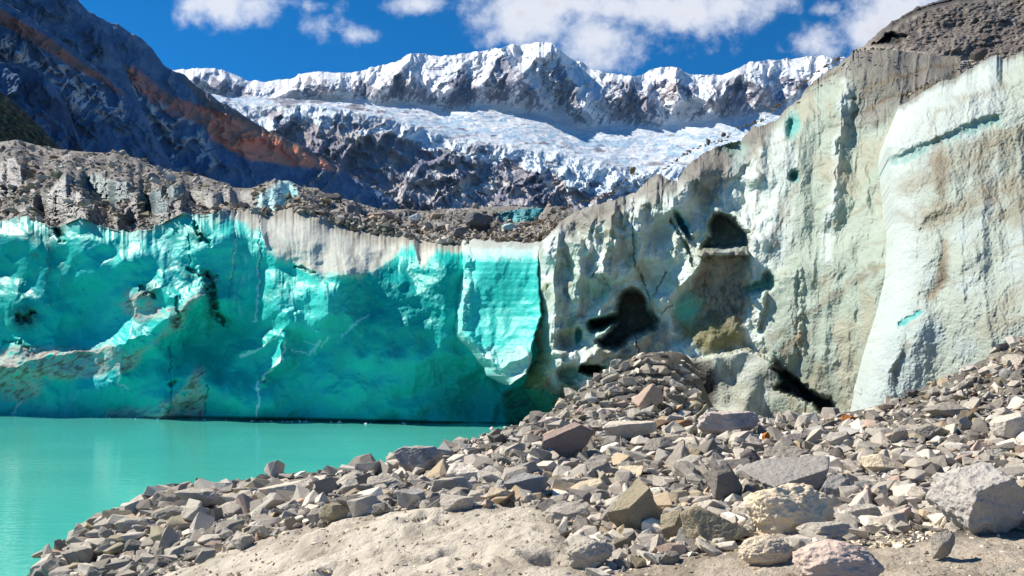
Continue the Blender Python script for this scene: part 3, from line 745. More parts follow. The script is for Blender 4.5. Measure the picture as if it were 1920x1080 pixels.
def pale_cliff():
    nc, nr, nb = 1000, 660, 16
    th = np.linspace(0, 1, nc)[None, :]
    pyb = 808.0
    t = np.linspace(0, 1, nr)[:, None]
    px_base = 985 + (1800 - 985) * th
    sky_ = lk(px_base, SKYLINE)
    PY = pyb + (sky_ - pyb) * t + (3.5 * fbm(px_base / 11, 4.7, 0, 4) + 1.5 * fbm(px_base / 3.5, 1.7, 0, 2)) * sstep(1625, 1585, px_base) * t ** 30
    xl = lk(PY, [(380, 1040), (396, 1034), (420, 1016), (450, 1003), (470, 996), (500, 997), (530, 996), (560, 1004), (585, 1010), (600, 1000), (620, 992), (650, 990), (690, 990), (715, 985), (730, 980), (760, 1000), (808, 1020)])
    PX = xl + (1800 - xl) * th + 4 * fbm(PY / 20, 6.6, 0, 4) * (1 - th) ** 40
    keep = sstep(0, 0.12, th)
    PY = np.maximum(PY, lk(PX, SKYLINE) - 6) * (1 - keep) + PY * keep
    PY[1:] = np.minimum(PY[1:], PY[:-1] - 0.02)
    t = t + 0 * PX
    wx = PX + 12 * fbm(PX / 40, PY / 40, 1, 4, seed=51); wy = PY + 12 * fbm(PX / 40, PY / 40, 2, 4, seed=52)
    fx = PX + 4 * fbm(PX / 11, PY / 11, 1, 3, seed=53); fy = PY + 4 * fbm(PX / 11, PY / 11, 2, 3, seed=54)
    edge = np.clip((PX - xl) / 46.0, 0, 1)
    # how far the ice leans back above the ground
    D = cliff_depth(PX) + 3.2 * (1 - np.sqrt(np.clip(1 - (1 - edge) ** 2, 0, 1))) + 5.0 * sstep(720, 100, PY) ** 1.5 * lk(PX, [(990, 0.6), (1400, 0.9), (1560, 1.1), (1800, 1.3)])
    D = D + 2.5 * sstep(0.86, 1.03, t) ** 2
    mid = sstep(1470, 1400, PX)
    blk = sstep(-5, 5, fy - lk(PX, [(1000, 760), (1200, 700), (1250, 682), (1320, 672), (1400, 655), (1432, 668), (1480, 710), (1520, 750), (1570, 778), (1700, 790)])) * sstep(1150, 1260, PX) * sstep(1590, 1540, PX)
    rgh = mid * (1 - 0.8 * blk) * (1 - 0.7 * hole(wx, wy, 1340, 590, 80, 100, 0, 0.6))
    d = 0.9 * fbm(PX / 120, PY / 140, 0, 3, seed=55) * (0.5 + mid)
    d += rgh * (0.72 * billow(wx / 46, wy / 60, 0, 2, 0.42, seed=56) + 0.26 * fbm(wx / 20, wy / 28, 0, 3, 0.45, seed=57))
    d += (1 - mid) * (0.17 * fbm(wx / 30, wy / 80, 0, 3, seed=58) + 0.05 * billow(wx / 12, wy / 15, 0, 3, seed=59))
    flute = ridged((PX + 0.10 * PY + 10 * fbm(PX / 40, PY / 120, 0, 2)) / 34, PY / 320, 0, 4, 0.5, seed=60)
    d += 0.55 * flute * sstep(420, 380, PY - 60 * 0) * sstep(1100, 1000, PX) * 0 + 0.55 * flute * patch(wx, wy, [(1000, 390), (1260, 330), (1280, 480), (1180, 520), (1100, 640), (1010, 700)], 30)
    rib = lambda pts, w: np.clip(1 - seg_dist(wx, wy, pts)[0] / w, 0, 1)
    d += 1.1 * rib([(1152, 370), (1146, 430), (1140, 480), (1132, 510)], 20) ** 1.2
    d += 0.9 * rib([(1085, 430), (1092, 500), (1080, 560)], 24)
    d += 0.9 * rib([(1020, 440), (1030, 520), (1040, 620), (1060, 690)], 32)
    d += 0.8 * rib([(1290, 330), (1262, 390), (1255, 440)], 34)
    d += 1.0 * rib([(1240, 560), (1285, 520), (1330, 470)], 26)
    d += 1.0 * rib([(1100, 690), (1130, 650), (1150, 620)], 16)
    # faceted right hand face: a pale vertical arete with a step behind it
    step = sstep(-10, 10, wx - lk(PY, [(90, 1598), (180, 1586), (260, 1572), (400, 1556), (520, 1548), (700, 1520)]))
    d += (1 - mid) * 0.2 * ridged((PX + 0.09 * PY + 14 * fbm(PX / 60, PY / 200, 3, 2)) / 52, PY / 600, 0, 3, 0.5, seed=66)
    d += 0.7 * rib([(1598, 95), (1588, 170), (1574, 260), (1558, 400)], 36) ** 1.3 - 0.3 * step * sstep(520, 300, PY) * sstep(105, 200, PY)
    step2 = sstep(-5, 5, wx - lk(PY, [(200, 1500), (320, 1500), (420, 1490), (500, 1496), (600, 1502), (700, 1500), (760, 1520)]))
    d += 0.4 * step2 * sstep(430, 520, PY)
    d += 0.7 * patch(fx, fy, [(1432, 560), (1440, 530), (1470, 508), (1496, 508), (1502, 600), (1500, 660), (1478, 690), (1440, 665), (1420, 640)], 13)
    d += 0.7 * patch(fx, fy, [(1412, 560), (1430, 540), (1440, 535), (1432, 580), (1420, 620), (1412, 600)], 4)
    d += 0.4 * sstep(-24, 24, seg_side(wx, wy, [(1255, 520), (1340, 380), (1390, 300), (1440, 230)])) * sstep(560, 470, PY) * sstep(1560, 1460, PX)
    d += 1.6 * sstep(-5, 5, fy - lk(PX, [(1000, 760), (1200, 700), (1250, 682), (1320, 672), (1400, 655), (1432, 668), (1480, 710), (1520, 750), (1570, 778), (1700, 790)])) * sstep(1150, 1260, PX) * sstep(1590, 1540, PX)
    # caves and holes
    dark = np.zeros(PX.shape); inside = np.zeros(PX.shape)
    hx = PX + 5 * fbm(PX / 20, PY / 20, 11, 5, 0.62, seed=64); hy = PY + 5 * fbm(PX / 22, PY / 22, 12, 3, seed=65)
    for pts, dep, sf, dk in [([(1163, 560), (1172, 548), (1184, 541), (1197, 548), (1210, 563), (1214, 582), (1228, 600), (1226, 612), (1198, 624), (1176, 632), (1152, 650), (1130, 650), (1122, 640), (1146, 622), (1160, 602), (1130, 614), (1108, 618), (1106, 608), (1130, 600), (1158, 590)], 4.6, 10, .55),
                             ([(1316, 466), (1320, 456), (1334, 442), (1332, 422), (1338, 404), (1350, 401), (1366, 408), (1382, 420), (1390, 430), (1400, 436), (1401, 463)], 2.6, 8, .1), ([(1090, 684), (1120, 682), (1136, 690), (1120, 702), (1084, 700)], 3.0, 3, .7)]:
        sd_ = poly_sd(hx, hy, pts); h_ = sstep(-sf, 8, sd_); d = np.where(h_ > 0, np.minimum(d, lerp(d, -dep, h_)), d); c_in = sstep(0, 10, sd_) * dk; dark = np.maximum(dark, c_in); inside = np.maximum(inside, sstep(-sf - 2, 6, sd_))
    for cx, cy, rx, ry, rot, dep, e in [(1084, 630, 5, 14, 0, .5, .7), (1280, 425, 5, 24, -32, .7, .8), (1206, 524, 6, 8, 0, .7, .6), (1378, 278, 20, 9, 0, .9, .7), (1486, 236, 9, 18, 10, .45, 1), (1490, 330, 8, 8, 0, .3, 1), (1440, 525, 9, 12, 0, 0.5, .9), (1420, 540, 26, 8, -16, .5, .8),
                                        (1068, 702, 22, 14, 0, 1.0, .6), (1080, 428, 16, 16, 0, .6, .9), (1060, 640, 14, 14, 0, .5, .9), (1240, 440, 26, 30, 0, .5, .9), (1220, 530, 30, 26, 0, .7, .9)]:
        h_ = hole(hx, hy, cx, cy, rx, ry, rot, e); d = np.where(h_ > 0, np.minimum(d, lerp(d, -dep, h_)), d)
    # the cave floor is a flat shelf of grit
    d += 4.0 * patch(fx, fy, [(1310, 464), (1402, 464), (1402, 480), (1310, 480)], 2) * 0.3
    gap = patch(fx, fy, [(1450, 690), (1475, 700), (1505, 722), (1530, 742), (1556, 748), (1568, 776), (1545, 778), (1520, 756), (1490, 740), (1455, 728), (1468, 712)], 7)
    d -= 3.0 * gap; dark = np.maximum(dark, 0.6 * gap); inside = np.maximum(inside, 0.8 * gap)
    crk = np.zeros(PX.shape)
    for pts, wdt, dep in [([(1188, 372), (1186, 420), (1192, 500), (1205, 520), (1212, 545), (1230, 600)], 1.5, .35), ([(1192, 630), (1194, 650), (1200, 672)], 1.5, .3), ([(1258, 412), (1282, 450), (1296, 480), (1302, 500)], 3.0, .8), ([(1262, 570), (1240, 588)], 1.3, .3), ([(1250, 510), (1225, 555)], 1.5, .3),
                          ([(1135, 525), (1120, 505), (1108, 520)], 2, .3), ([(1095, 400), (1108, 412)], 2.5, .4)]:
        s_ = stroke(fx, fy, pts, wdt * 1.6, 0.8); crk = np.maximum(crk, s_ * sstep(-.4, .1, fbm(PX / 14, PY / 14, 14, 3))); d -= 0.5 * dep * s_
    d += 0.02 * fbm(PX / 4, PY / 4, 0, 3, 0.5, seed=63)
    V = world(PX, PY, D - d)
    # ----- colour
    n1 = fbm(wx / 60, wy / 60, 0, 5, 0.55, seed=70); n2 = fbm(fx / 14, fy / 18, 1, 5, 0.6, seed=71); lin = fbm((PX * 0.45 + PY) / 9, (PX - PY * 0.45) / 60, 1, 4, 0.6, seed=72)
    c = np.empty(PX.shape + (3,)); c[:] = P_ICE
    c = mix(c, P_GREEN, (1 - mid) * 0.75 + 0.35 * sstep(0, 0.5, n1))
    c = mix(c, P_WHITE, mid * sstep(-0.45, 0.3, n1 + 0.5 * n2) * 0.9)
    c = mix(c, P_WHITE, 0.8 * patch(wx, wy, [(1380, 300), (1420, 250), (1470, 230), (1500, 300), (1490, 420), (1470, 500), (1400, 520), (1395, 430), (1365, 370)], 18) * sstep(-0.5, 0.2, n2 + 0.2))
    c = mix(c, P_WHITE, rib([(1598, 100), (1588, 170), (1574, 260), (1558, 400), (1550, 480)], 16) * 0.9)
    c = mix(c, P_TAN * 1.2, 0.8 * (1 - mid) * sstep(0.0, 0.55, fbm(wx / 45, wy / 110, 6, 4, seed=73)) * 0.6)
    c = mix(c, P_TAN, mid * sstep(0.12, 0.55, fbm(wx / 40, wy / 60, 7, 5, 0.6, seed=74)) * 0.55)
    c = mix(c, np.array([0.42, 0.44, 0.22]), mid * sstep(0.2, 0.6, fbm(wx / 34, wy / 60, 8, 4, seed=75)) * 0.55)
    # grey grime near the brow
    brow = PY - lk(PX, SKYLINE)
    wb = lk(PX, [(990, 55), (1060, 70), (1150, 80), (1230, 60), (1300, 85), (1380, 90), (1430, 60), (1480, 30), (1560, 40), (1600, 70), (1650, 120), (1800, 170)])
    c = mix(c, lerp(P_GREY * 1.25, P_GREY * 0.8, sstep(-.3, .4, lin)[..., None]), sstep(1.15, 0.35, brow / wb + 0.35 * n2 + 0.2 * n1) * 0.95)
    c = mix(c, P_GREY, patch(wx, wy, [(1600, 95), (1640, 90), (1760, 100), (1800, 110), (1800, 180), (1740, 190), (1690, 200), (1640, 235), (1612, 240), (1604, 180)], 16) * 0.85)
    c = mix(c, P_GREY * 0.9, patch(wx, wy, [(1390, 320), (1340, 380), (1310, 400), (1300, 350), (1250, 340), (1300, 285), (1380, 250), (1440, 232), (1420, 270)], 14) * 0.8)
    # brown dirt fan under the upper cave
    fan = patch(wx, wy, [(1315, 468), (1400, 468), (1402, 540), (1396, 620), (1400, 650), (1330, 660), (1275, 640), (1262, 600), (1290, 540), (1310, 500)], 12)
    c = mix(c, lerp(np.array([0.30, 0.26, 0.21]), P_BROWN * 0.8, sstep(-0.15, 0.35, fbm(fx / 9, fy / 18, 4, 4, 0.65, seed=76) + 0.5 * sstep(500, 590, PY) - 0.3)[..., None]), fan * 0.95)
    c = mix(c, np.array([0.25, 0.24, 0.09]), fan * sstep(575, 630, PY) * 0.65)
    c = mix(c, np.array([0.12, 0.55, 0.42]), hole(wx, wy, 1290, 580, 22, 26, 0, 0.8) * 0.8)
    c = mix(c, np.array([0.30, 0.26, 0.19]), patch(wx, wy, [(1170, 650), (1240, 600), (1260, 640), (1240, 672), (1200, 690), (1120, 690)], 10) * 0.75)
    c = mix(c, np.array([0.20, 0.50, 0.40]), hole(wx, wy, 1120, 545, 40, 22, -10, 0.8) * 0.5)
    # dirt lines: old layers that dip to the left
    for pts, wdt, a in [([(1420, 660), (1470, 620), (1500, 600), (1545, 560), (1600, 535), (1690, 488)], 9, .55), ([(1595, 190), (1660, 150), (1730, 130), (1800, 118)], 5, .8), ([(1600, 215), (1660, 192), (1700, 176), (1760, 165)], 7, .85), ([(1560, 232), (1620, 240), (1670, 210)], 4, .5), ([(1490, 180), (1530, 160), (1580, 130)], 4, .5), ([(1360, 345), (1420, 330), (1480, 300)], 4, .35),
                        ([(1440, 700), (1480, 650), (1500, 640)], 14, .8), ([(1395, 470), (1412, 420), (1425, 300)], 4, .4), ([(1470, 420), (1500, 330), (1500, 270)], 7, .45), ([(1440, 480), (1462, 430), (1468, 370)], 7, .6), ([(1540, 700), (1560, 740), (1590, 770)], 9, .4), ([(1600, 400), (1640, 360), (1680, 340)], 6, .3), ([(1580, 540), (1640, 500)], 5, .5), ([(1500, 740), (1530, 700), (1545, 690)], 8, .3),
                        ([(1420, 600), (1402, 560), (1408, 500)], 5, .5), ([(1060, 480), (1070, 540), (1050, 620), (1060, 680)], 7, .45), ([(1090, 560), (1080, 600), (1065, 650)], 7, .5), ([(1000, 690), (1010, 640), (1000, 600)], 7, .5), ([(1150, 500), (1170, 470), (1165, 440)], 6, .4), ([(1100, 470), (1090, 430), (1120, 400)], 6, .35)]:
        s_ = stroke(wx, wy, pts, wdt * 1.3, 0.9); c = mix(c, P_BROWN * 1.3, s_ * a * sstep(-0.5, 0.25, n2 + 0.15))
    dip = fbm((PX * 0.42 + PY + 10 * fbm(PX / 50, PY / 50, 5, 3)) / 20, (PX - PY * 0.42) / 190, 1, 5, 0.6, seed=77)
    c = mix(c, P_TAN * 0.85, (1 - mid) * sstep(0.15, 0.55, dip) * 0.42)
    # lower block with grit frozen into its left end
    c = mix(c, np.array([0.50, 0.52, 0.42]), patch(wx, wy, [(1230, 690), (1300, 672), (1400, 655), (1440, 670), (1400, 676), (1300, 690), (1240, 700)], 4) * 0.8)
    c = mix(c, lerp(np.array([0.20, 0.19, 0.16]), GRIT_SHADE * 1.5, sstep(-0.2, 0.3, n2)[..., None]), patch(wx, wy, [(1260, 682), (1335, 676), (1345, 700), (1338, 790), (1250, 800)], 9))
    c = mix(c, np.array([0.44, 0.46, 0.36]), patch(wx, wy, [(1345, 690), (1440, 676), (1452, 730), (1450, 800), (1340, 800)], 10) * 0.6)
    c = mix(c, P_WHITE, rib([(1443, 690), (1440, 740), (1430, 800)], 5) * 0.8)
    # sediment at the foot of the left end
    c = mix(c, lerp(np.array([0.30, 0.30, 0.14]), np.array([0.10, 0.12, 0.05]), sstep(-0.2, 0.4, n2)[..., None]), patch(wx, wy, [(990, 690), (1040, 720), (1090, 715), (1090, 740), (1040, 760), (960, 740)], 8) * 0.85)
    c = mix(c, np.array([0.35, 0.36, 0.18]), patch(wx, wy, [(988, 610), (1004, 590), (1022, 680), (1020, 720), (985, 720)], 7) * 0.6)
    c = mix(c, np.array([0.02, 0.24, 0.15]), patch(wx, wy, [(940, 735), (1010, 728), (1048, 735), (1040, 775), (1000, 808), (940, 808)], 6))
    for cx, cy, rx, ry, rot, col, a in [(1486, 236, 12, 22, 10, (0.16, 0.56, 0.50), .9), (1378, 278, 24, 11, 0, (0.22, 0.36, 0.29), .8), (1385, 300, 14, 30, 20, (0.40, 0.52, 0.48), .6), (1490, 330, 10, 12, 0, (0.15, 0.5, 0.45), .8), (1280, 420, 9, 26, -32, (0.03, 0.40, 0.42), .9), (1084, 630, 6, 15, 0, (0.03, 0.42, 0.40), .9), (1128, 606, 32, 15, -14, (0.06, 0.40, 0.36), .8),
                                        (1420, 538, 26, 10, -16, (0.06, 0.36, 0.32), .7), (1440, 525, 10, 13, 0, (0.12, 0.4, 0.35), .7), (1068, 702, 22, 12, 0, (0.10, 0.45, 0.36), .6), (1345, 420, 18, 20, 0, (0.12, 0.17, 0.15), .6), (1475, 712, 18, 12, 35, (0.03, 0.25, 0.22), .8)]:
        c = mix(c, col, hole(fx, fy, cx, cy, rx, ry, rot, 0.6) * a)
    c = mix(c, np.array([0.13, 0.19, 0.16]), inside * 0.7 * sstep(-0.8, 0.1, n2))  # cave and slot walls toned down, painted as recess shade
    c = mix(c, GRIT_SHADE, dark)  # shade inside the caves and slot, painted into the ice colour
    c = mix(c, GRIT_SHADE * 1.5, crk * 0.55)
    c = c * (1 + 0.10 * lin[..., None])
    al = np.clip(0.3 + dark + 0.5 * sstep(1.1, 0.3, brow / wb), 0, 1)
    c = c * (1 - 0.10 * (1 - mid))[..., None]  # right face painted darker as shading contrast to the near edge
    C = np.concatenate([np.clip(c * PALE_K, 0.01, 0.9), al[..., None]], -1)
    for k in range(1, nb):
        Vb = V[nr - 1].copy(); Vb[:, 1] += 1.0 * k; Vb[:, 0] += Vb[:, 0] / Vb[:, 1] * 1.0 * k; Vb[:, 2] -= 0.06 * k
        Cb = C[nr - 1].copy(); Cb[:, :3] = P_GREY
        V = np.concatenate([V, Vb[None]]); C = np.concatenate([C, Cb[None]])
    VL = V[:, :1].copy(); VL[..., 1] += 4.5; VL[..., 0] += 0.5
    V = np.concatenate([VL, V], 1); C = np.concatenate([C[:, :1], C], 1)
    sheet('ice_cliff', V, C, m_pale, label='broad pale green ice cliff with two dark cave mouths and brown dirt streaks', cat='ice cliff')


def seg_side(x, y, pts):
    """Signed distance to a polyline: positive on its right hand side when walking along it (picture rows point down)."""
    d, _ = seg_dist(x, y, pts)
    best = np.full(np.shape(x), 1e9); sg = np.zeros(np.shape(x))
    for k in range(len(pts) - 1):
        ax, ay = pts[k]; bx, by = pts[k + 1]
        dx, dy = bx - ax, by - ay
        t = np.clip(((x - ax) * dx + (y - ay) * dy) / (dx * dx + dy * dy), 0, 1)
        dd = np.hypot(x - ax - t * dx, y - ay - t * dy)
        m = dd < best; best = np.where(m, dd, best)
        sg = np.where(m, np.sign(dx * (y - ay) - dy * (x - ax)), sg)
    return d * sg


BUT_TOP = [(1640, 205), (1676, 196), (1690, 189), (1715, 170), (1742, 152), (1770, 148), (1790, 132), (1815, 122), (1835, 108), (1850, 102), (1862, 112), (1885, 104), (1910, 90), (1925, 84), (2000, 70), (2150, 50), (2400, 40)]


def buttress():
    nc, nr, nb = 620, 640, 12
    t = np.linspace(0, 1, nr)[:, None]; th = np.linspace(0, 1, nc)[None, :]
    x1 = 2380.0
    u = th ** 1.35
    px0 = 1670 + (x1 - 1670) * u
    top = lk(px0, BUT_TOP)
    PY = 840 + (top - 840) * t + (3 * fbm(px0 / 12, 3.1, 0, 4) + 1.5 * fbm(px0 / 4, 3.7, 0, 2)) * t ** 30
    xl = lk(PY, [(150, 1694), (190, 1688), (205, 1682), (230, 1674), (250, 1667), (275, 1663), (300, 1666), (340, 1669), (380, 1671), (420, 1675), (460, 1674), (490, 1671), (520, 1668), (560, 1660), (600, 1650), (640, 1640), (690, 1627), (730, 1617), (775, 1609), (840, 1592)]) 
    PX = xl + (x1 - xl) * u + 2.0 * fbm(PY / 22, 1.2, 0, 4) * (1 - u) ** 40
    t = t + 0 * PX
    wx = PX + 12 * fbm(PX / 45, PY / 45, 1, 4, seed=81); wy = PY + 12 * fbm(PX / 45, PY / 45, 2, 4, seed=82)
    fx = PX + 4 * fbm(PX / 12, PY / 12, 1, 3, seed=83); fy = PY + 4 * fbm(PX / 12, PY / 12, 2, 3, seed=84)
    edge = np.clip((PX - xl) / 95.0, 0, 1)
    D = kp(PX, [(1580, 32), (1660, 31.2), (1740, 30.2), (1850, 28.2), (1920, 27), (2100, 25), (2400, 23.5)]) + 2.4 * (1 - np.sqrt(np.clip(1 - (1 - edge) ** 2, 0, 1))) + 4.6 * sstep(780, 90, PY) ** 1.4 + 2.2 * sstep(0.9, 1.03, t) ** 2
    d = 0.45 * fbm(PX / 170, PY / 240, 0, 2, seed=85) + 0.12 * fbm(wx / 50, wy / 90, 0, 3, seed=86) + 0.05 * billow(wx / 14, wy / 18, 0, 3, seed=87)
    d += 0.12 * ridged((PX - PY * 0.05) / 70, PY / 400, 0, 3, 0.5, seed=88)
    rib = lambda pts, w: np.clip(1 - seg_dist(wx, wy, pts)[0] / w, 0, 1)
    # shelf under the overhang, upper left
    ov = patch(fx, fy, [(1668, 296), (1690, 290), (1730, 270), (1780, 250), (1830, 226), (1872, 214), (1880, 232), (1830, 248), (1790, 262), (1740, 284), (1700, 306), (1670, 312)], 4)
    d -= 0.12 * ov
    d += 0.16 * sstep(-14, 6, lk(PX, [(1660, 296), (1730, 268), (1830, 224), (1900, 204)]) - fy) * sstep(-90, -20, fy - lk(PX, [(1660, 296), (1730, 268), (1830, 224), (1900, 204)])) * sstep(1900, 1850, PX)
    d -= 0.2 * rib([(1756, 420), (1768, 480), (1762, 530), (1748, 560)], 26)
    d -= 0.1 * stroke(fx, fy, [(1690, 607), (1705, 597), (1724, 585)], 7, 0.8)
    d += 0.25 * rib([(1700, 640), (1670, 690), (1640, 780)], 50)
    d -= 0.15 * rib([(1700, 620), (1690, 690), (1680, 720)], 16)
    d += 0.02 * fbm(PX / 4, PY / 4, 0, 3, 0.5, seed=90)
    V = world(PX, PY, D - d)
    n1 = fbm(wx / 70, wy / 80, 0, 5, 0.55, seed=91); n2 = fbm(fx / 14, fy / 18, 1, 5, 0.6, seed=92); lin = fbm((PX * 0.35 + PY) / 9, (PX - PY * 0.35) / 60, 1, 4, 0.6, seed=93)
    c = np.empty(PX.shape + (3,)); c[:] = (0.60, 0.67, 0.57)
    c = mix(c, np.array([0.62, 0.72, 0.68]), sstep(-0.1, 0.5, n1))
    c = mix(c, P_WHITE, patch(wx, wy, [(1660, 310), (1670, 230), (1690, 190), (1750, 160), (1850, 110), (1890, 190), (1830, 225), (1740, 265), (1690, 290)], 16) * 0.75)
    c = mix(c, P_WHITE * 1.1, sstep(75, 15, PX - xl + 18 * n2) * 0.9)  # sunlit strip along the left edge, painted into the ice colour
    c = mix(c, np.array([0.66, 0.78, 0.75]), patch(wx, wy, [(1660, 560), (1740, 560), (1760, 640), (1720, 720), (1640, 780), (1610, 780)], 22) * 0.6)
    c = mix(c, np.array([0.20, 0.17, 0.13]), sstep(14, 0, PY - top + 12 * n2) * 0.6)
    c = mix(c, np.array([0.22, 0.58, 0.54]), ov * sstep(-0.4, 0.1, n2 + 0.1) * 0.55)  # blue-teal shading band under the overhang, painted into the colour
    # broad dirt bands dipping left, and stains
    for pts, wdt, a in [([(1700, 350), (1760, 310), (1830, 285), (1930, 255), (2100, 230)], 26, .5), ([(1730, 400), (1800, 390), (1860, 360), (1930, 335), (2100, 300)], 22, .5), ([(1755, 280), (1765, 340), (1760, 400), (1745, 420)], 18, .6), ([(1768, 455), (1772, 480), (1762, 525), (1750, 560)], 9, .75), ([(1840, 300), (1850, 360), (1880, 400)], 22, .45), ([(1690, 400), (1720, 430)], 10, .3),
                        ([(1700, 640), (1684, 690), (1680, 720)], 7, .55), ([(1850, 620), (1900, 560), (1960, 500)], 26, .35), ([(1880, 260), (1900, 330), (1915, 420)], 16, .35), ([(1790, 185), (1850, 180), (1900, 160)], 8, .3), ([(1740, 250), (1760, 215), (1790, 200)], 6, .3)]:
        c = mix(c, P_TAN * 0.95, stroke(wx, wy, pts, wdt * 1.4, 1.0) * a * sstep(-0.6, 0.2, n2 + 0.2 + 0.4 * lin) * 1.3)
    dip = fbm((PX * 0.36 + PY + 12 * fbm(PX / 50, PY / 50, 5, 3)) / 24, (PX - PY * 0.36) / 200, 1, 5, 0.6, seed=97)
    c = mix(c, P_TAN, sstep(0.15, 0.55, dip) * 0.5 * sstep(30, 90, PX - xl))
    for cx, cy, rx, ry, rot, a in [(1764, 330, 9, 30, -5, .5), (1766, 512, 10, 24, 15, .7), (1776, 520, 5, 5, 0, .6), (1835, 400, 18, 8, -20, .4), (1800, 330, 40, 10, -20, .35), (1905, 400, 14, 30, 0, .3)]:
        c = mix(c, P_BROWN, hole(fx, fy, cx, cy, rx, ry, rot, 0.8) * a)
    c = mix(c, np.array([0.14, 0.66, 0.62]), stroke(fx, fy, [(1688, 608), (1705, 597), (1726, 585)], 7, 0.7) * 0.9)
    c = c * (1 + 0.08 * lin[..., None])
    C = np.concatenate([np.clip(c * PALE_K * 0.76, 0.01, 0.9), np.full(PX.shape + (1,), 0.35)], -1)
    for k in range(1, nb):
        Vb = V[nr - 1].copy(); Vb[:, 1] += 0.8 * k; Vb[:, 0] += Vb[:, 0] / Vb[:, 1] * 0.8 * k; Vb[:, 2] -= 0.05 * k
        Cb = C[nr - 1].copy(); Cb[:, :3] = P_GREY
        V = np.concatenate([V, Vb[None]]); C = np.concatenate([C, Cb[None]])
    VL = V[:, :1].copy(); VL[..., 1] += 4.0; VL[..., 0] += 1.4
    V = np.concatenate([VL, V], 1); C = np.concatenate([C[:, :1], C], 1)
    sheet('ice_tower', V, C, m_pale, label='tallest nearest ice face with a sharp sunlit vertical edge and a short blue slit', cat='ice cliff')


def dirt_slope():
    """Grit covered ice that rises behind the cliff at the upper right."""
    nc, nr = 420, 260
    px = np.linspace(1585, 2400, nc)
    sky_ = lk(px, [(1585, 112), (1600, 96), (1622, 84), (1640, 66), (1660, 50), (1690, 30), (1720, 14), (1750, 4), (1800, -8), (1870, -14), (1920, -30), (2400, -200)])
    bot = lk(px, [(1585, 135), (1650, 128), (1760, 140), (1860, 150), (2400, 150)])
    t = np.linspace(0, 1, nr)[:, None]
    PY = bot + (sky_ - bot) * t + 4 * fbm(px / 16, 6.1, 0, 4) * t ** 8; PX = np.broadcast_to(px, PY.shape)
    D = 50 + 9 * t + 5 * sstep(0.9, 1.02, t) - (PX - 1600) * 0.012
    d = 0.9 * fbm(PX / 70, PY / 50, 0, 4, seed=101) + 0.28 * fbm(PX / 9, PY / 6, 0, 4, 0.65, seed=102)
    lip = patch(PX + 8 * fbm(PX / 20, PY / 20, 1, 3), PY + 5 * fbm(PX / 16, PY / 16, 2, 3), [(1640, 82), (1660, 62), (1700, 66), (1690, 84)], 4)
    d -= 2.0 * lip + 1.5 * sstep(13, 5, PY - sky_ + 0) * sstep(3, 6, PY - sky_) * sstep(1650, 1690, PX)
    V = world(PX, PY, D - d)
    n2 = fbm(PX / 12, PY / 8, 1, 5, 0.6, seed=104)
    c = np.empty(PX.shape + (3,)); c[:] = (0.145, 0.125, 0.110)
    c = mix(c, np.array([0.24, 0.21, 0.18]), sstep(-0.1, 0.45, n2))
    c = mix(c, np.array([0.42, 0.38, 0.32]), sstep(14, -4, lk(PX, [(1585, 96), (1640, 92), (1700, 100), (1800, 112), (1900, 118)]) - PY + 10 * n2) * 0.8)
    c = mix(c, GRIT_SHADE * 0.7, np.clip(lip + sstep(14, 8, PY - sky_) * sstep(1640, 1680, PX), 0, 1) * 0.8)  # dark line along the recessed band and lip under the crest
    C = np.concatenate([c, np.ones(PX.shape + (1,))], -1)
    for k in range(1, 8):
        Vb = V[nr - 1].copy(); Vb[:, 1] += 3.0 * k; Vb[:, 0] += Vb[:, 0] / Vb[:, 1] * 3.0 * k; Vb[:, 2] -= 0.5 * k
        V = np.concatenate([V, Vb[None]]); C = np.concatenate([C, C[nr - 1][None]])
    sheet('debris_slope', V, C, m_debris, kind='structure', label='dark grit covered ice slope rising above the pale cliff', cat='slope')


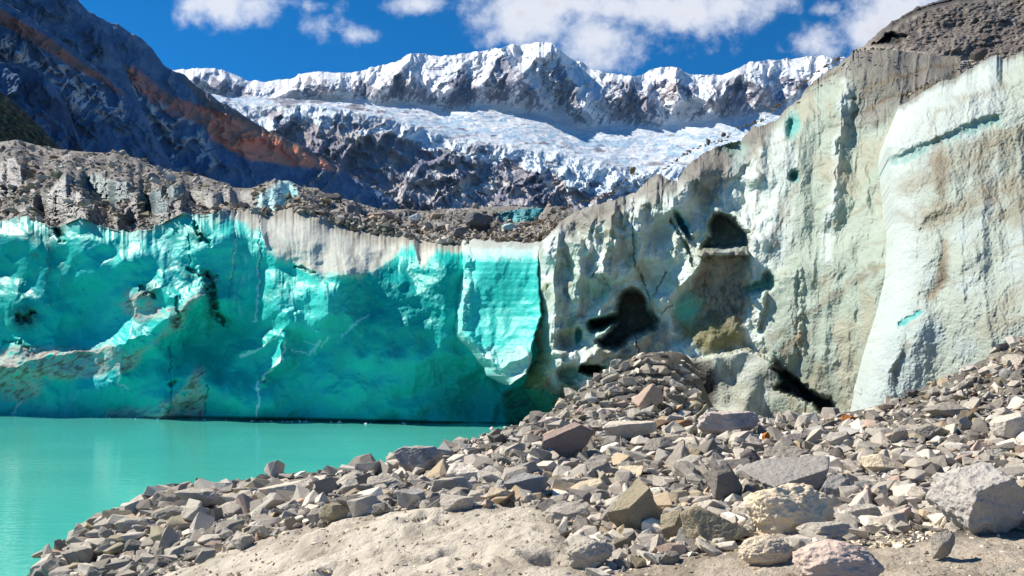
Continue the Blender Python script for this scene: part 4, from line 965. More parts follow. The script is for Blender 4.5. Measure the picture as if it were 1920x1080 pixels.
# ---- the rubble covered glacier surface behind the turquoise wall
def glacier_top():
    nc, nr = 1080, 330
    px = np.linspace(-240, 1075, nc)
    bot = lk(px, TOP) + 3
    sky_ = lk(px, [(-240, 250), (0, 266), (30, 262), (70, 272), (110, 280), (150, 284), (200, 287), (216, 282), (240, 293), (262, 298), (290, 312), (330, 322), (380, 330), (410, 340), (440, 352), (470, 353), (500, 343), (540, 338), (565, 350), (590, 352), (620, 368), (650, 374), (690, 386), (720, 394), (760, 392), (800, 396), (850, 392), (900, 388), (960, 386), (1020, 391), (1075, 395)])
    sky_ = sky_ 
    t = np.linspace(0, 1, nr)[:, None]
    PY = bot + (sky_ - bot) * t; PX = np.broadcast_to(px, PY.shape)
    wx = PX + 10 * fbm(PX / 30, PY / 22, 1, 4, seed=111); wy = PY + 8 * fbm(PX / 30, PY / 22, 2, 4, seed=112)
    fx = PX + 4 * fbm(PX / 10, PY / 10, 1, 3, seed=113); fy = PY + 4 * fbm(PX / 10, PY / 10, 2, 3, seed=114)
    faces = [([(0, 415), (20, 395), (60, 385), (110, 372), (150, 385), (190, 405), (170, 418), (100, 420), (50, 400)], 'grey'), ([(70, 385), (100, 345), (140, 330), (130, 360), (110, 385)], 'pale'), ([(85, 365), (120, 350), (150, 362), (170, 380), (110, 382)], 'pale'), ([(120, 340), (190, 330), (230, 345), (235, 372), (190, 372), (165, 355), (140, 350)], 'dark'),
             ([(185, 345), (230, 335), (250, 350), (238, 378), (200, 385)], 'dark'), ([(270, 400), (275, 370), (290, 356), (308, 362), (318, 398), (300, 400)], 'dark'), ([(310, 350), (338, 345), (350, 372), (330, 382), (315, 375)], 'dark'),
             ([(345, 358), (400, 358), (446, 362), (480, 370), (480, 392), (430, 392), (390, 396), (350, 378)], 'pale'), ([(476, 392), (488, 366), (520, 345), (545, 340), (562, 352), (560, 370), (530, 395), (500, 400)], 'bright'), ([(585, 372), (600, 362), (625, 375), (640, 392), (610, 388)], 'dark'),
             ([(640, 396), (670, 392), (700, 395), (690, 410), (650, 412)], 'grey'), ([(745, 395), (790, 394), (812, 400), (800, 408), (745, 408)], 'grey'), ([(862, 400), (880, 395), (930, 392), (940, 412), (880, 412)], 'grey'), ([(935, 392), (1020, 393), (1020, 408), (985, 425), (955, 412), (930, 408)], 'teal'), ([(890, 425), (905, 405), (920, 415), (925, 430)], 'rock'),
             ([(200, 415), (240, 390), (260, 360), (270, 400), (262, 425), (220, 430)], 'grey'), ([(275, 405), (330, 380), (352, 395), (320, 412), (285, 425)], 'grey')]
    steep = np.zeros(PX.shape); cmask = {}
    for pts, k in faces:
        m = patch(wx, wy, pts, 3.5); steep = np.maximum(steep, m); cmask[k] = np.maximum(cmask.get(k, 0), m)
    steep = np.maximum(steep, 0.9 * patch(wx, wy, [(-240, 320), (0, 300), (20, 290), (50, 320), (48, 355), (20, 375), (0, 380), (-240, 390)], 5))
    span = np.abs(bot - sky_)[None, :]
    far = lk(px, [(-240, 150), (0, 140), (250, 120), (450, 98), (640, 84), (760, 80), (1075, 72)])
    near = np.interp(px, WALL_BROW[0], WALL_BROW[1]) - 0.25
    rate = lerp(1.0, 0.16, blur(steep, 2)) * (0.5 + 1.0 * sstep(0, 1, t) + 0.7 * sstep(-0.2, 0.4, fbm(wx / 50, wy / 14, 0, 3, seed=115)))
    cum = np.cumsum(rate, 0); cum = (cum - cum[:1]) / (cum[-1:] - cum[:1])
    D = near + (far - near) * cum
    D = blur(D, 3)
    hum = 0 * PX
    flute = fbm(PX / 9 + 0.6 * fbm(PX / 20, PY / 20, 3, 3), PY / 50, 0, 4, 0.6, seed=118)
    hum += steep * (0.22 * flute + 0.5 * ridged(fx / 14, fy / 10, 3, 4, 0.6, seed=121))
    V = world(PX, PY, D - hum)
    fl_ = (1 - steep) * sstep(0.0, 0.08, t) * sstep(1.0, 0.9, t)
    V[..., 2] += fl_ * (0.9 * fbm(V[..., 0] / 9, V[..., 1] / 14, 0, 4, seed=116) + 0.35 * ridged(V[..., 0] / 2.6, V[..., 1] / 4.0, 0, 4, 0.6, seed=117))
    n2 = fbm(fx / 9, fy / 7, 1, 5, 0.65, seed=119)
    c = np.empty(PX.shape + (3,)); c[:] = (0.22, 0.20, 0.175)
    c = mix(c, np.array([0.15, 0.135, 0.12]), sstep(-0.05, 0.4, n2))
    c = mix(c, np.array([0.42, 0.39, 0.35]), sstep(0.1, 0.5, fbm(fx / 7, fy / 4, 5, 4, 0.6, seed=120)) * 0.8)
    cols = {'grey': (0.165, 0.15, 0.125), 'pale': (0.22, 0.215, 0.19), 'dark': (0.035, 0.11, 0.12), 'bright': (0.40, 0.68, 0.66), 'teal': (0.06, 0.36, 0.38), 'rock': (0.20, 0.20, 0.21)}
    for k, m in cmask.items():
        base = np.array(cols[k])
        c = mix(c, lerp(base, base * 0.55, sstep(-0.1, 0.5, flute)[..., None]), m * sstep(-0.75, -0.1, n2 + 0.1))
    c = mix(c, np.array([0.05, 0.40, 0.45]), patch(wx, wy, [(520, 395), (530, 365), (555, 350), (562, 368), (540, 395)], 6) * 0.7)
    c = mix(c, (0.02, 0.022, 0.035), patch(wx, wy, [(-240, 320), (0, 300), (20, 290), (48, 322), (46, 352), (20, 372), (0, 378), (-240, 390)], 6) * 0.85)  # navy shadow of the hollow, painted into the colour
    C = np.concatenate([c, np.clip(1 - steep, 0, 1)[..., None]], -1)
    for k in range(1, 10):
        Vb = V[nr - 1].copy(); Vb[:, 1] += 14 * k; Vb[:, 0] += Vb[:, 0] / Vb[:, 1] * 14 * k; Vb[:, 2] -= 1.0 * k + 0.3 * k * k
        V = np.concatenate([V, Vb[None]]); C = np.concatenate([C, C[nr - 1][None]])
    o = sheet('debris_terrain', V, C, m_debris, kind='structure', label='rubble covered glacier surface with dirty ice steps behind the turquoise wall', cat='glacier')
    return V[:nr], PX, PY, t + 0 * PX, steep


turquoise_wall()
ice_lobe()
pale_cliff()
buttress()
dirt_slope()
GT = glacier_top()
# ------------------------------------------------------------------ moraine ground and lake
def gpt(px, py, z=None, Y=None):
    """A ground key point seen at (px, py): either its height or its distance is given."""
    if Y is None: Y = F * (H - z) / (py - HY)
    else: z = H - (py - HY) / F * Y
    return ((px - 960) / F * Y, Y, z)


GK = [gpt(*a[:2], z=a[2]) for a in [  # shoreline and shallow bottom
    (98, 1045, 0), (120, 1020, 0), (160, 990, 0.02), (215, 965, 0.02), (290, 935, 0.02), (350, 922, 0.02), (430, 922, 0), (510, 920, 0), (590, 908, 0), (650, 903, 0), (700, 898, 0), (738, 884, 0), (790, 868, 0), (840, 848, 0), (890, 826, 0), (940, 806, 0), (985, 796, .1)]]
GK += [gpt(px, py, Y=Y) for px, py, Y in [
    (150, 1080, 16.2), (300, 1075, 13.6), (420, 1030, 13.2), (560, 985, 12.6), (700, 960, 12.2), (850, 942, 11.8), (1000, 944, 11.2), (1060, 1010, 8.6), (600, 1080, 9.4), (850, 1080, 7.8), (850, 1010, 9.3), (1080, 1080, 7.4),
    (1300, 1080, 6.9), (1500, 1080, 6.5), (1700, 1080, 6.2), (1920, 1080, 6.0), (2200, 1080, 6.0), (1900, 1010, 7.6), (1500, 1000, 8.6), (1250, 1010, 8.6),
    (1150, 950, 11.8), (1350, 930, 11.6), (1600, 920, 11.0), (1850, 900, 10.4), (2150, 880, 10.4),
    (700, 925, 17.5), (600, 940, 17.2), (450, 960, 18.2), (450, 1000, 16.0), (300, 990, 17.6), (200, 1020, 18.0), (850, 905, 18.6), (900, 880, 21.5), (1000, 880, 19.0), (1000, 840, 25.5), (1100, 860, 20.5), (1200, 850, 21.5),
    (1350, 840, 20.5), (1500, 830, 18.8), (1700, 800, 17.5), (1900, 760, 15.5), (2200, 740, 15.0),
    (1400, 800, 26.5), (1560, 782, 25.6), (1620, 776, 24.4), (1700, 742, 23.6), (1800, 700, 22.4), (1870, 660, 21.6), (1920, 625, 21.0), (2150, 560, 19.5), (2500, 520, 19.0),
    (1100, 800, 34.5), (1180, 800, 32.0), (1300, 800, 31.5), (1040, 770, 41.0), (1100, 720, 42.2), (1150, 688, 42.8), (1200, 672, 43.0), (1250, 668, 43.0), (1290, 672, 42.6), (1312, 705, 42.0), (1316, 760, 40.0), (1345, 800, 42.5), (1200, 740, 38.5), (1280, 730, 39.5), (1300, 790, 37.0), (1350, 800, 37), (1250, 780, 36.0), (1420, 790, 33), (1500, 786, 31), (1360, 798, 41), (1000, 803, 45), (1080, 792, 47), (1040, 785, 44.5), (1440, 800, 40.5), (1540, 795, 36), (1600, 790, 31)]]
GK += [(-8, 34, -2.0), (-14, 26, -1.8), (-5, 44, -2.2), (-24, 40, -3), (-18, 16, -1.6), (-40, 30, -4), (-45, 60, -4), (-20, 58, -3), (-2, 60, -2), (-14, 10, -1.2), (-9, 8, 0.4), (0, 2, 3.0), (-10, -4, 2.2), (10, -4, 3.4), (4, 4, 3.2), (14, 3, 3.9), (30, 6, 7), (28, 20, 9), (26, 30, 8), (14, 56, 3), (30, 60, 8), (6, 60, 2.5), (-60, 5, -4), (-30, -10, -1), (0, -20, 4), (30, -20, 7)]
GK = np.array(GK)


def _tps(r2):
    return 0.5 * r2 * np.log(r2 + 1e-9)


_ngk = len(GK)
_A = np.zeros((_ngk + 3, _ngk + 3)); _d2 = ((GK[:, None, :2] - GK[None, :, :2]) ** 2).sum(-1)
_A[:_ngk, :_ngk] = _tps(_d2) + np.eye(_ngk) * 0.05
_A[:_ngk, _ngk:] = np.c_[np.ones(_ngk), GK[:, :2]]; _A[_ngk:, :_ngk] = _A[:_ngk, _ngk:].T
_W = np.linalg.solve(_A, np.r_[GK[:, 2], 0, 0, 0])


def ground_smooth(X, Y):
    X = np.asarray(X, float); Y = np.asarray(Y, float); sh = X.shape
    x = X.ravel(); y = Y.ravel(); out = np.empty(len(x))
    for i in range(0, len(x), 60000):
        xs, ys = x[i:i + 60000, None], y[i:i + 60000, None]
        out[i:i + 60000] = _tps((xs - GK[None, :, 0]) ** 2 + (ys - GK[None, :, 1]) ** 2) @ _W[:_ngk] + _W[_ngk] + _W[_ngk + 1] * xs[:, 0] + _W[_ngk + 2] * ys[:, 0]
    return out.reshape(sh)


DUNE = [gpt(px, py, Y=Y)[:2] for px, py, Y in [(240, 1095, 12.6), (330, 1062, 13.4), (470, 1010, 13.2), (560, 985, 12.8), (700, 960, 12.4), (850, 942, 12.0), (1000, 942, 11.4), (1050, 985, 9.4), (1068, 1030, 8.2), (1070, 1090, 7.2), (800, 1140, 6.6), (400, 1140, 8.5)]]
SANDY = [gpt(px, py, Y=Y)[:2] for px, py, Y in [(1080, 1100, 7.0), (1120, 1060, 7.6), (1250, 1035, 7.9), (1390, 1010, 8.2), (1600, 1000, 8.2), (1700, 1020, 7.4), (1860, 1000, 7.8), (1960, 985, 7.8), (2300, 1000, 7), (2200, 1200, 4.5), (1200, 1200, 5)]]
BANK = [gpt(px, py, Y=Y)[:2] for px, py, Y in [(1020, 785, 41.5), (1060, 745, 42.2), (1110, 705, 42.7), (1160, 690, 42.6), (1190, 720, 40), (1150, 770, 37), (1120, 800, 34), (1060, 800, 37)]]


def ground_h(X, Y):
    z = ground_smooth(X, Y)
    fade = sstep(-0.25, 0.25, z)
    du = sstep(-0.35, 0.35, poly_sd(X, Y, DUNE)); sa = sstep(-0.3, 0.3, poly_sd(X, Y, SANDY))
    z = z + fade * (0.10 * fbm(X / 2.2, Y / 2.2, 0, 4, seed=130) + 0.045 * fbm(X / 0.5, Y / 0.5, 0, 3, seed=131) * (1 - 0.6 * np.maximum(du, sa)))
    z = z + du * (0.10 * fbm(X / 1.1, Y / 0.8, 0, 4, seed=132) - 0.16 * sstep(0.15, 0.6, fbm(X / 0.9 + 0.4 * Y, Y / 1.1, 3, 3, seed=133)) + 0.02 * fbm(X / 0.13, Y / 0.13, 0, 3, seed=134))
    z = z + sa * 0.025 * fbm(X / 0.15, Y / 0.15, 0, 4, seed=135)
    return z, du, sa


m_ground = tint_mat('moraine_silt', rough=(0.95, 0.95), noise=((1.5, 0.12), (14.0, 0.22)), bumps=((6.0, 0.05), (28.0, 0.028)), spec=0.2)


def ground():
    # fine fan in front of the viewer, then a wide coarse sheet that carries on to the foot of the mountains
    px = np.concatenate([np.linspace(-2600, -60, 120, endpoint=False), np.linspace(-60, 2080, 860), np.linspace(2080, 4600, 121)[1:]])
    Yr = 4.2 * (64 / 4.2) ** np.linspace(0, 1, 620)
    YY = np.broadcast_to(Yr[:, None], (620, len(px))); XX = (px[None, :] - 960) / F * YY
    Z, du, sa = ground_h(XX, YY)
    V = np.stack([XX, YY, Z], -1)
    n = fbm(XX / 0.8, YY / 0.8, 0, 5, 0.6, seed=140)
    c = np.empty(XX.shape + (3,)); c[:] = (0.155, 0.138, 0.115)
    c = mix(c, (0.13, 0.115, 0.10), sstep(0, 0.4, n))
    c = mix(c, lerp(np.array([0.56, 0.495, 0.40]), np.array([0.37, 0.32, 0.25]), sstep(-0.2, 0.5, n)[..., None]), du)
    c = mix(c, lerp(np.array([0.42, 0.36, 0.28]), np.array([0.26, 0.22, 0.165]), sstep(-0.2, 0.4, n)[..., None]), sa)
    bk = sstep(-0.6, 0.6, poly_sd(XX, YY, BANK))
    c = mix(c, (0.17, 0.155, 0.13), bk)
    c = mix(c, (0.10, 0.095, 0.085), sstep(0.10, 0.02, Z))        # wet at the waterline
    C = np.concatenate([c, np.zeros(XX.shape + (1,))], -1)
    # outer rows and columns reach far beyond the picture, below everything else
    sheet('moraine_ground', V, C, m_ground, kind='structure', label='grey rubble moraine sloping down to the lake', cat='ground')
    g = np.array([-9000, -3000, -1000, -300, -120, -70, -40, -25, -12, 0, 12, 25, 40, 70, 120, 300, 1000, 3000, 9000], float)
    gx, gy = np.meshgrid(g, np.concatenate([[-9000, -3000, -1000, -300, -100, -50, -25, -12, -6, -2, 2, 4.25], [4.6, 6, 12, 20, 30, 45, 64, 100, 200, 500, 1500, 4000, 9000]]))
    gz = np.full(gx.shape, -6.0)
    nr_ = (np.abs(gx) < 60) & (gy < 4.3) & (gy > -60)
    gz = np.where(nr_, np.clip(ground_smooth(np.clip(gx, -30, 30), np.clip(gy, -20, 60)) - 0.03, -6, 8), gz)
    c2 = np.empty(gx.shape + (4,)); c2[:] = (0.2, 0.18, 0.155, 0)
    sheet('valley_ground', np.stack([gx, gy, gz], -1), c2, m_ground, kind='structure', label='valley floor under the lake and glacier', cat='ground')


def lake():
    m, nt, bs = new_mat('glacial_water'); L = nt.links.new
    tc = N(nt, 'ShaderNodeTexCoord')
    mp = N(nt, 'ShaderNodeMapping'); mp.inputs['Scale'].default_value = (0.5, 1.6, 1); L(tc.outputs['Object'], mp.inputs['Vector'])
    n1 = N(nt, 'ShaderNodeTexNoise', i_Scale=0.16, i_Detail=3.0); L(mp.outputs[0], n1.inputs['Vector'])
    cr = N(nt, 'ShaderNodeMix', data_type='RGBA'); L(n1.outputs['Fac'], cr.inputs[0])
    cr.inputs[6].default_value = WATER_A + (1,); cr.inputs[7].default_value = WATER_B + (1,)
    L(cr.outputs[2], bs.inputs['Base Color'])
    bs.inputs['Roughness'].default_value = 0.07; bs.inputs['IOR'].default_value = 1.33
    n2 = N(nt, 'ShaderNodeTexNoise', i_Scale=2.2, i_Detail=3.0); L(mp.outputs[0], n2.inputs['Vector'])
    b1 = N(nt, 'ShaderNodeBump', i_Strength=1.0, i_Distance=0.012); L(n2.outputs['Fac'], b1.inputs['Height'])
    n3 = N(nt, 'ShaderNodeTexNoise', i_Scale=9.0, i_Detail=2.0); L(mp.outputs[0], n3.inputs['Vector'])
    b2 = N(nt, 'ShaderNodeBump', i_Strength=1.0, i_Distance=0.0022); L(n3.outputs['Fac'], b2.inputs['Height']); L(b1.outputs[0], b2.inputs['Normal'])
    L(b2.outputs[0], bs.inputs['Normal'])
    xs = np.linspace(-120, 10, 60); ys = np.linspace(-30, 72, 60)
    gx, gy = np.meshgrid(xs, ys)
    sheet('lake_water', np.stack([gx, gy, 0 * gx], -1), None, m, kind='structure', label='milky turquoise lake lying calm below the ice wall', cat='lake')


ground()
lake()
# ------------------------------------------------------------------ stones
def ico(sub):
    import bmesh
    bm = bmesh.new(); bmesh.ops.create_icosphere(bm, subdivisions=sub, radius=1.0)
    v = np.array([x.co[:] for x in bm.verts]); f = np.array([[q.index for q in p.verts] for p in bm.faces]); bm.free()
    return v / np.linalg.norm(v, axis=1)[:, None], f


ICO = {k: ico(k) for k in (1, 2, 3, 4, 5, 6)}


def stone_shape(sub, seed, planes=14, size=(1, 1, 1), sharp=26.0, rough=0.03, cuts=None, round_=0.0, spread=(0.62, 1.0), nscale=2.2):
    """A stone broken along flat faces: a ball cut by planes, its edges worn a little, then roughened."""
    rs = np.random.RandomState(seed)
    D, f = ICO[sub]
    n = rs.normal(size=(planes, 3)); n /= np.linalg.norm(n, axis=1)[:, None]
    # spread the cutting planes out a little
    for _ in range(6):
        d = n[:, None] - n[None]; r = (d ** 2).sum(-1) + np.eye(planes)
        n = n + 0.05 * (d / (r ** 1.5)[..., None]).sum(1); n /= np.linalg.norm(n, axis=1)[:, None]
    h = rs.uniform(spread[0], spread[1], planes)
    if cuts is not None:
        cn = np.array([c[:3] for c in cuts], float); cn /= np.linalg.norm(cn, axis=1)[:, None]
        n = np.r_[n, cn]; h = np.r_[h, [c[3] for c in cuts]]
    q = np.maximum(D @ n.T, 1e-3) / h[None]
    r = 1.0 / ((q ** sharp).sum(1) ** (1 / sharp))
    r = np.minimum(r, 1.6)
    if round_: r = r * (1 - round_) + round_ * 0.85
    P = D * r[:, None]
    o = seed * 3.7
    if rough:
        w = 1 + 1.5 * rough * (1.6 * fbm(P[:, 0] * nscale + o, P[:, 1] * nscale, P[:, 2] * nscale, 4, 0.6) + 0.8 * ridged(P[:, 0] * nscale * 1.3 + o, P[:, 1] * nscale * 1.3, P[:, 2] * nscale * 1.3, 4) - 0.4)
        if sub >= 4:
            sd = rs.normal(size=3); sd /= np.linalg.norm(sd)
            s1 = P @ sd
            w = w + 0.30 * rough * fbm(P[:, 0] * 8 + o, P[:, 1] * 8, P[:, 2] * 8, 3, 0.6) - 0.35 * rough * ridged(s1 * 3.2 + 0.15 * fbm(P[:, 0] * 2, P[:, 1] * 2, P[:, 2] * 2, 2), o, 0.3, 3, 0.6)
        P = P * w[:, None]
    P = P * np.array(size)[None]
    return P, f


def hull_stone(seed, n, stretch=(1.0, 0.8, 0.6), bevel=0.0, rough=0.0):
    """A broken block: the hull of a few points, its edges chipped a little."""
    import bmesh
    rs = np.random.RandomState(seed)
    bm = bmesh.new()
    p = rs.normal(size=(n, 3)); p /= np.linalg.norm(p, axis=1)[:, None]
    box = np.max(np.abs(p), axis=1)[:, None]
    p = p / (0.35 * 1 + 0.65 * box) * rs.uniform(.82, 1.0, (n, 1)) * np.array(stretch)
    for q in p: bm.verts.new(q)
    bmesh.ops.convex_hull(bm, input=bm.verts[:])
    bmesh.ops.delete(bm, geom=[v for v in bm.verts if not v.link_faces], context='VERTS')
    bmesh.ops.dissolve_limit(bm, angle_limit=math.radians(14), verts=bm.verts[:], edges=bm.edges[:])
    if bevel:
        bmesh.ops.bevel(bm, geom=bm.edges[:], offset=bevel, segments=2, affect='EDGES', profile=0.6, clamp_overlap=True)
    bmesh.ops.triangulate(bm, faces=bm.faces[:])
    if rough:
        bmesh.ops.subdivide_edges(bm, edges=[e for e in bm.edges if e.calc_length() > 0.25], cuts=3, use_grid_fill=True)
        bmesh.ops.triangulate(bm, faces=bm.faces[:])
        bm.normal_update()
        p = np.array([x.co[:] for x in bm.verts]); o = seed * 1.7
        a = rough * (fbm(p[:, 0] * 2.5 + o, p[:, 1] * 2.5, p[:, 2] * 2.5, 3, 0.6) - 0.8 * ridged(p[:, 0] * 1.6 + o, p[:, 1] * 1.6, p[:, 2] * 4, 3, 0.6))
        for x, k in zip(bm.verts, a): x.co += x.normal * float(k)
    bm.verts.index_update()
    v = np.array([x.co[:] for x in bm.verts]); f = np.array([[q.index for q in t.verts] for t in bm.faces]); bm.free()
    return v / np.abs(v[:, 0]).max(), f


def rot(ax, ay, az):
    cx, sx, cy, sy, cz, sz = math.cos(ax), math.sin(ax), math.cos(ay), math.sin(ay), math.cos(az), math.sin(az)
    Rx = np.array([[1, 0, 0], [0, cx, -sx], [0, sx, cx]]); Ry = np.array([[cy, 0, sy], [0, 1, 0], [-sy, 0, cy]]); Rz = np.array([[cz, -sz, 0], [sz, cz, 0], [0, 0, 1]])
    return Rz @ Ry @ Rx


m_rock = tint_mat('limestone_block', rough=(0.88, 0.88), spec=0.25, noise=((2.2, 0.20), (9.0, 0.20), (45.0, 0.14)), bumps=((3.0, 0.09), (14.0, 0.04)), source='object')
m_chalk = tint_mat('crumbly_pale_stone', rough=(0.95, 0.95), spec=0.15, noise=((2.0, 0.12), (14.0, 0.18)), bumps=((5.0, 0.05), (18.0, 0.022)), source='object')
m_rubble = tint_mat('small_rubble', rough=(0.9, 0.9), spec=0.2, noise=((6.0, 0.14), (30.0, 0.12)), bumps=((14.0, 0.02),))
# grey stone with pale bands, for two boulders by the water
m_band, _nt, _bs = new_mat('banded_grey_stone')
_tc = N(_nt, 'ShaderNodeTexCoord'); _mp = N(_nt, 'ShaderNodeMapping'); _mp.inputs['Rotation'].default_value = (0.5, 0.75, 0.2)
_nt.links.new(_tc.outputs['Object'], _mp.inputs['Vector'])
_wv = N(_nt, 'ShaderNodeTexWave', i_Scale=1.0, i_Distortion=7.0, i_Detail=3.0); _wv.inputs['Detail Scale'].default_value = 0.7; _nt.links.new(_mp.outputs[0], _wv.inputs['Vector'])
_mx = N(_nt, 'ShaderNodeMix', data_type='RGBA'); _nt.links.new(_wv.outputs['Fac'], _mx.inputs[0])
_mx.inputs[6].default_value = (0.27, 0.25, 0.225, 1); _mx.inputs[7].default_value = (0.38, 0.35, 0.32, 1)
_nt.links.new(_mx.outputs[2], _bs.inputs['Base Color']); _bs.inputs['Roughness'].default_value = 0.85
_nz = N(_nt, 'ShaderNodeTexNoise', i_Scale=9.0, i_Detail=5.0); _nt.links.new(_tc.outputs["Object"], _nz.inputs['Vector'])
_b = N(_nt, 'ShaderNodeBump', i_Strength=1.0, i_Distance=0.03); _nt.links.new(_nz.outputs["Fac"], _b.inputs['Height']); _nt.links.new(_b.outputs[0], _bs.inputs['Normal'])

COLS = {'mid grey': (0.29, 0.265, 0.235), 'pale grey': (0.39, 0.36, 0.32), 'dark grey': (0.185, 0.17, 0.155), 'whitish': (0.54, 0.49, 0.43), 'tan': (0.36, 0.29, 0.205), 'pinkish': (0.40, 0.305, 0.255), 'brown': (0.20, 0.14, 0.095), 'rust orange': (0.42, 0.16, 0.045), 'olive grey': (0.28, 0.245, 0.18), 'cream': (0.66, 0.555, 0.42), 'blue grey': (0.265, 0.26, 0.255)}


def ray_ground(px, py):
    """Where the sight line through (px, py) meets the ground (vectorised)."""
    px = np.asarray(px, float); py = np.asarray(py, float)
    lo = np.full(px.shape, 4.5); hit = np.full(px.shape, np.nan)
    Ys = 4.5 * (58 / 4.5) ** np.linspace(0, 1, 150)
    prev = None
    for Y in Ys:
        zr = H - (py - HY) / F * Y
        g = GH((px - 960) / F * Y, np.full(px.shape, Y))
        below = (zr < g) & np.isnan(hit)
        hit = np.where(below, Y, hit)
    step = (58 / 4.5) ** (1 / 149)
    for _ in range(8):
        pass
    return hit / math.sqrt(step)


# height lookup table (bilinear), quick enough for the many stones
_tx = np.linspace(-34, 30, 641); _ty = np.linspace(3, 60, 571)
_TX, _TY = np.meshgrid(_tx, _ty); _TZ = ground_h(_TX, _TY)[0]


def GH(X, Y):
    a = np.clip((np.asarray(X, float) + 34) / 0.1, 0, 639.999); b = np.clip((np.asarray(Y, float) - 3) / 0.1, 0, 569.999)
    i = a.astype(int); j = b.astype(int); fa = a - i; fb = b - j
    return (_TZ[j, i] * (1 - fa) + _TZ[j, i + 1] * fa) * (1 - fb) + (_TZ[j + 1, i] * (1 - fa) + _TZ[j + 1, i + 1] * fa) * fb


WARM = np.array([1.12, 1.09, 1.01])
COLS = {k: tuple(np.array(v) * WARM) for k, v in COLS.items()}
HERO = []   # (px, py, radius in px) of the placed boulders


def boulder(label, px, py, w, h, colour, seed, tilt=(0, 0, 0), depth=None, planes=12, cuts=None, rough=0.03, round_=0.0, mat=None, sharp=30.0, sub=5, sink=0.12, name='boulder', spread=(0.62, 1.0), dy=0.0, nscale=2.2):
    """A named boulder whose middle is seen at (px, py) of the photograph, w by h pixels there; it rests on the ground."""
    base = float(ray_ground(np.array([px]), np.array([min(py + h * 0.42, 1120)]))[0])
    Y = base + dy
    sx = w / F * Y / 2; sz = h / F * Y / 2
    sy = (depth if depth else 0.8) * (sx + sz) / 2
    if mat is None or mat is m_band: sharp = max(sharp, 70.0)
    if w > 85: sub = 6
    P, f = stone_shape(sub, seed, planes, (1, 1, 1), sharp, rough, cuts, round_, spread, nscale)
    P = P @ rot(*[math.radians(t) for t in tilt]).T
    lo, hi = P.min(0), P.max(0)
    P = (P - (lo + hi) / 2) / ((hi - lo) / 2) * np.array([sx, sy, sz])
    X = (px - 960) / F * (Y + sy * 0.4); z = H - (py - HY) / F * (Y + sy * 0.2)
    me = mesh_from(name, P, f, None, True, mat or m_rock)
    o = link(name, me, label=label, cat='boulder')
    o.location = (X, Y + sy * 0.4, z)
    o.color = tuple(COLS[colour]) + (1,) if isinstance(colour, str) else tuple(colour) + (1,)
    HERO.append((px, py, w / 2, h / 2, label, (X, Y + sy * .4, z)))
    return o
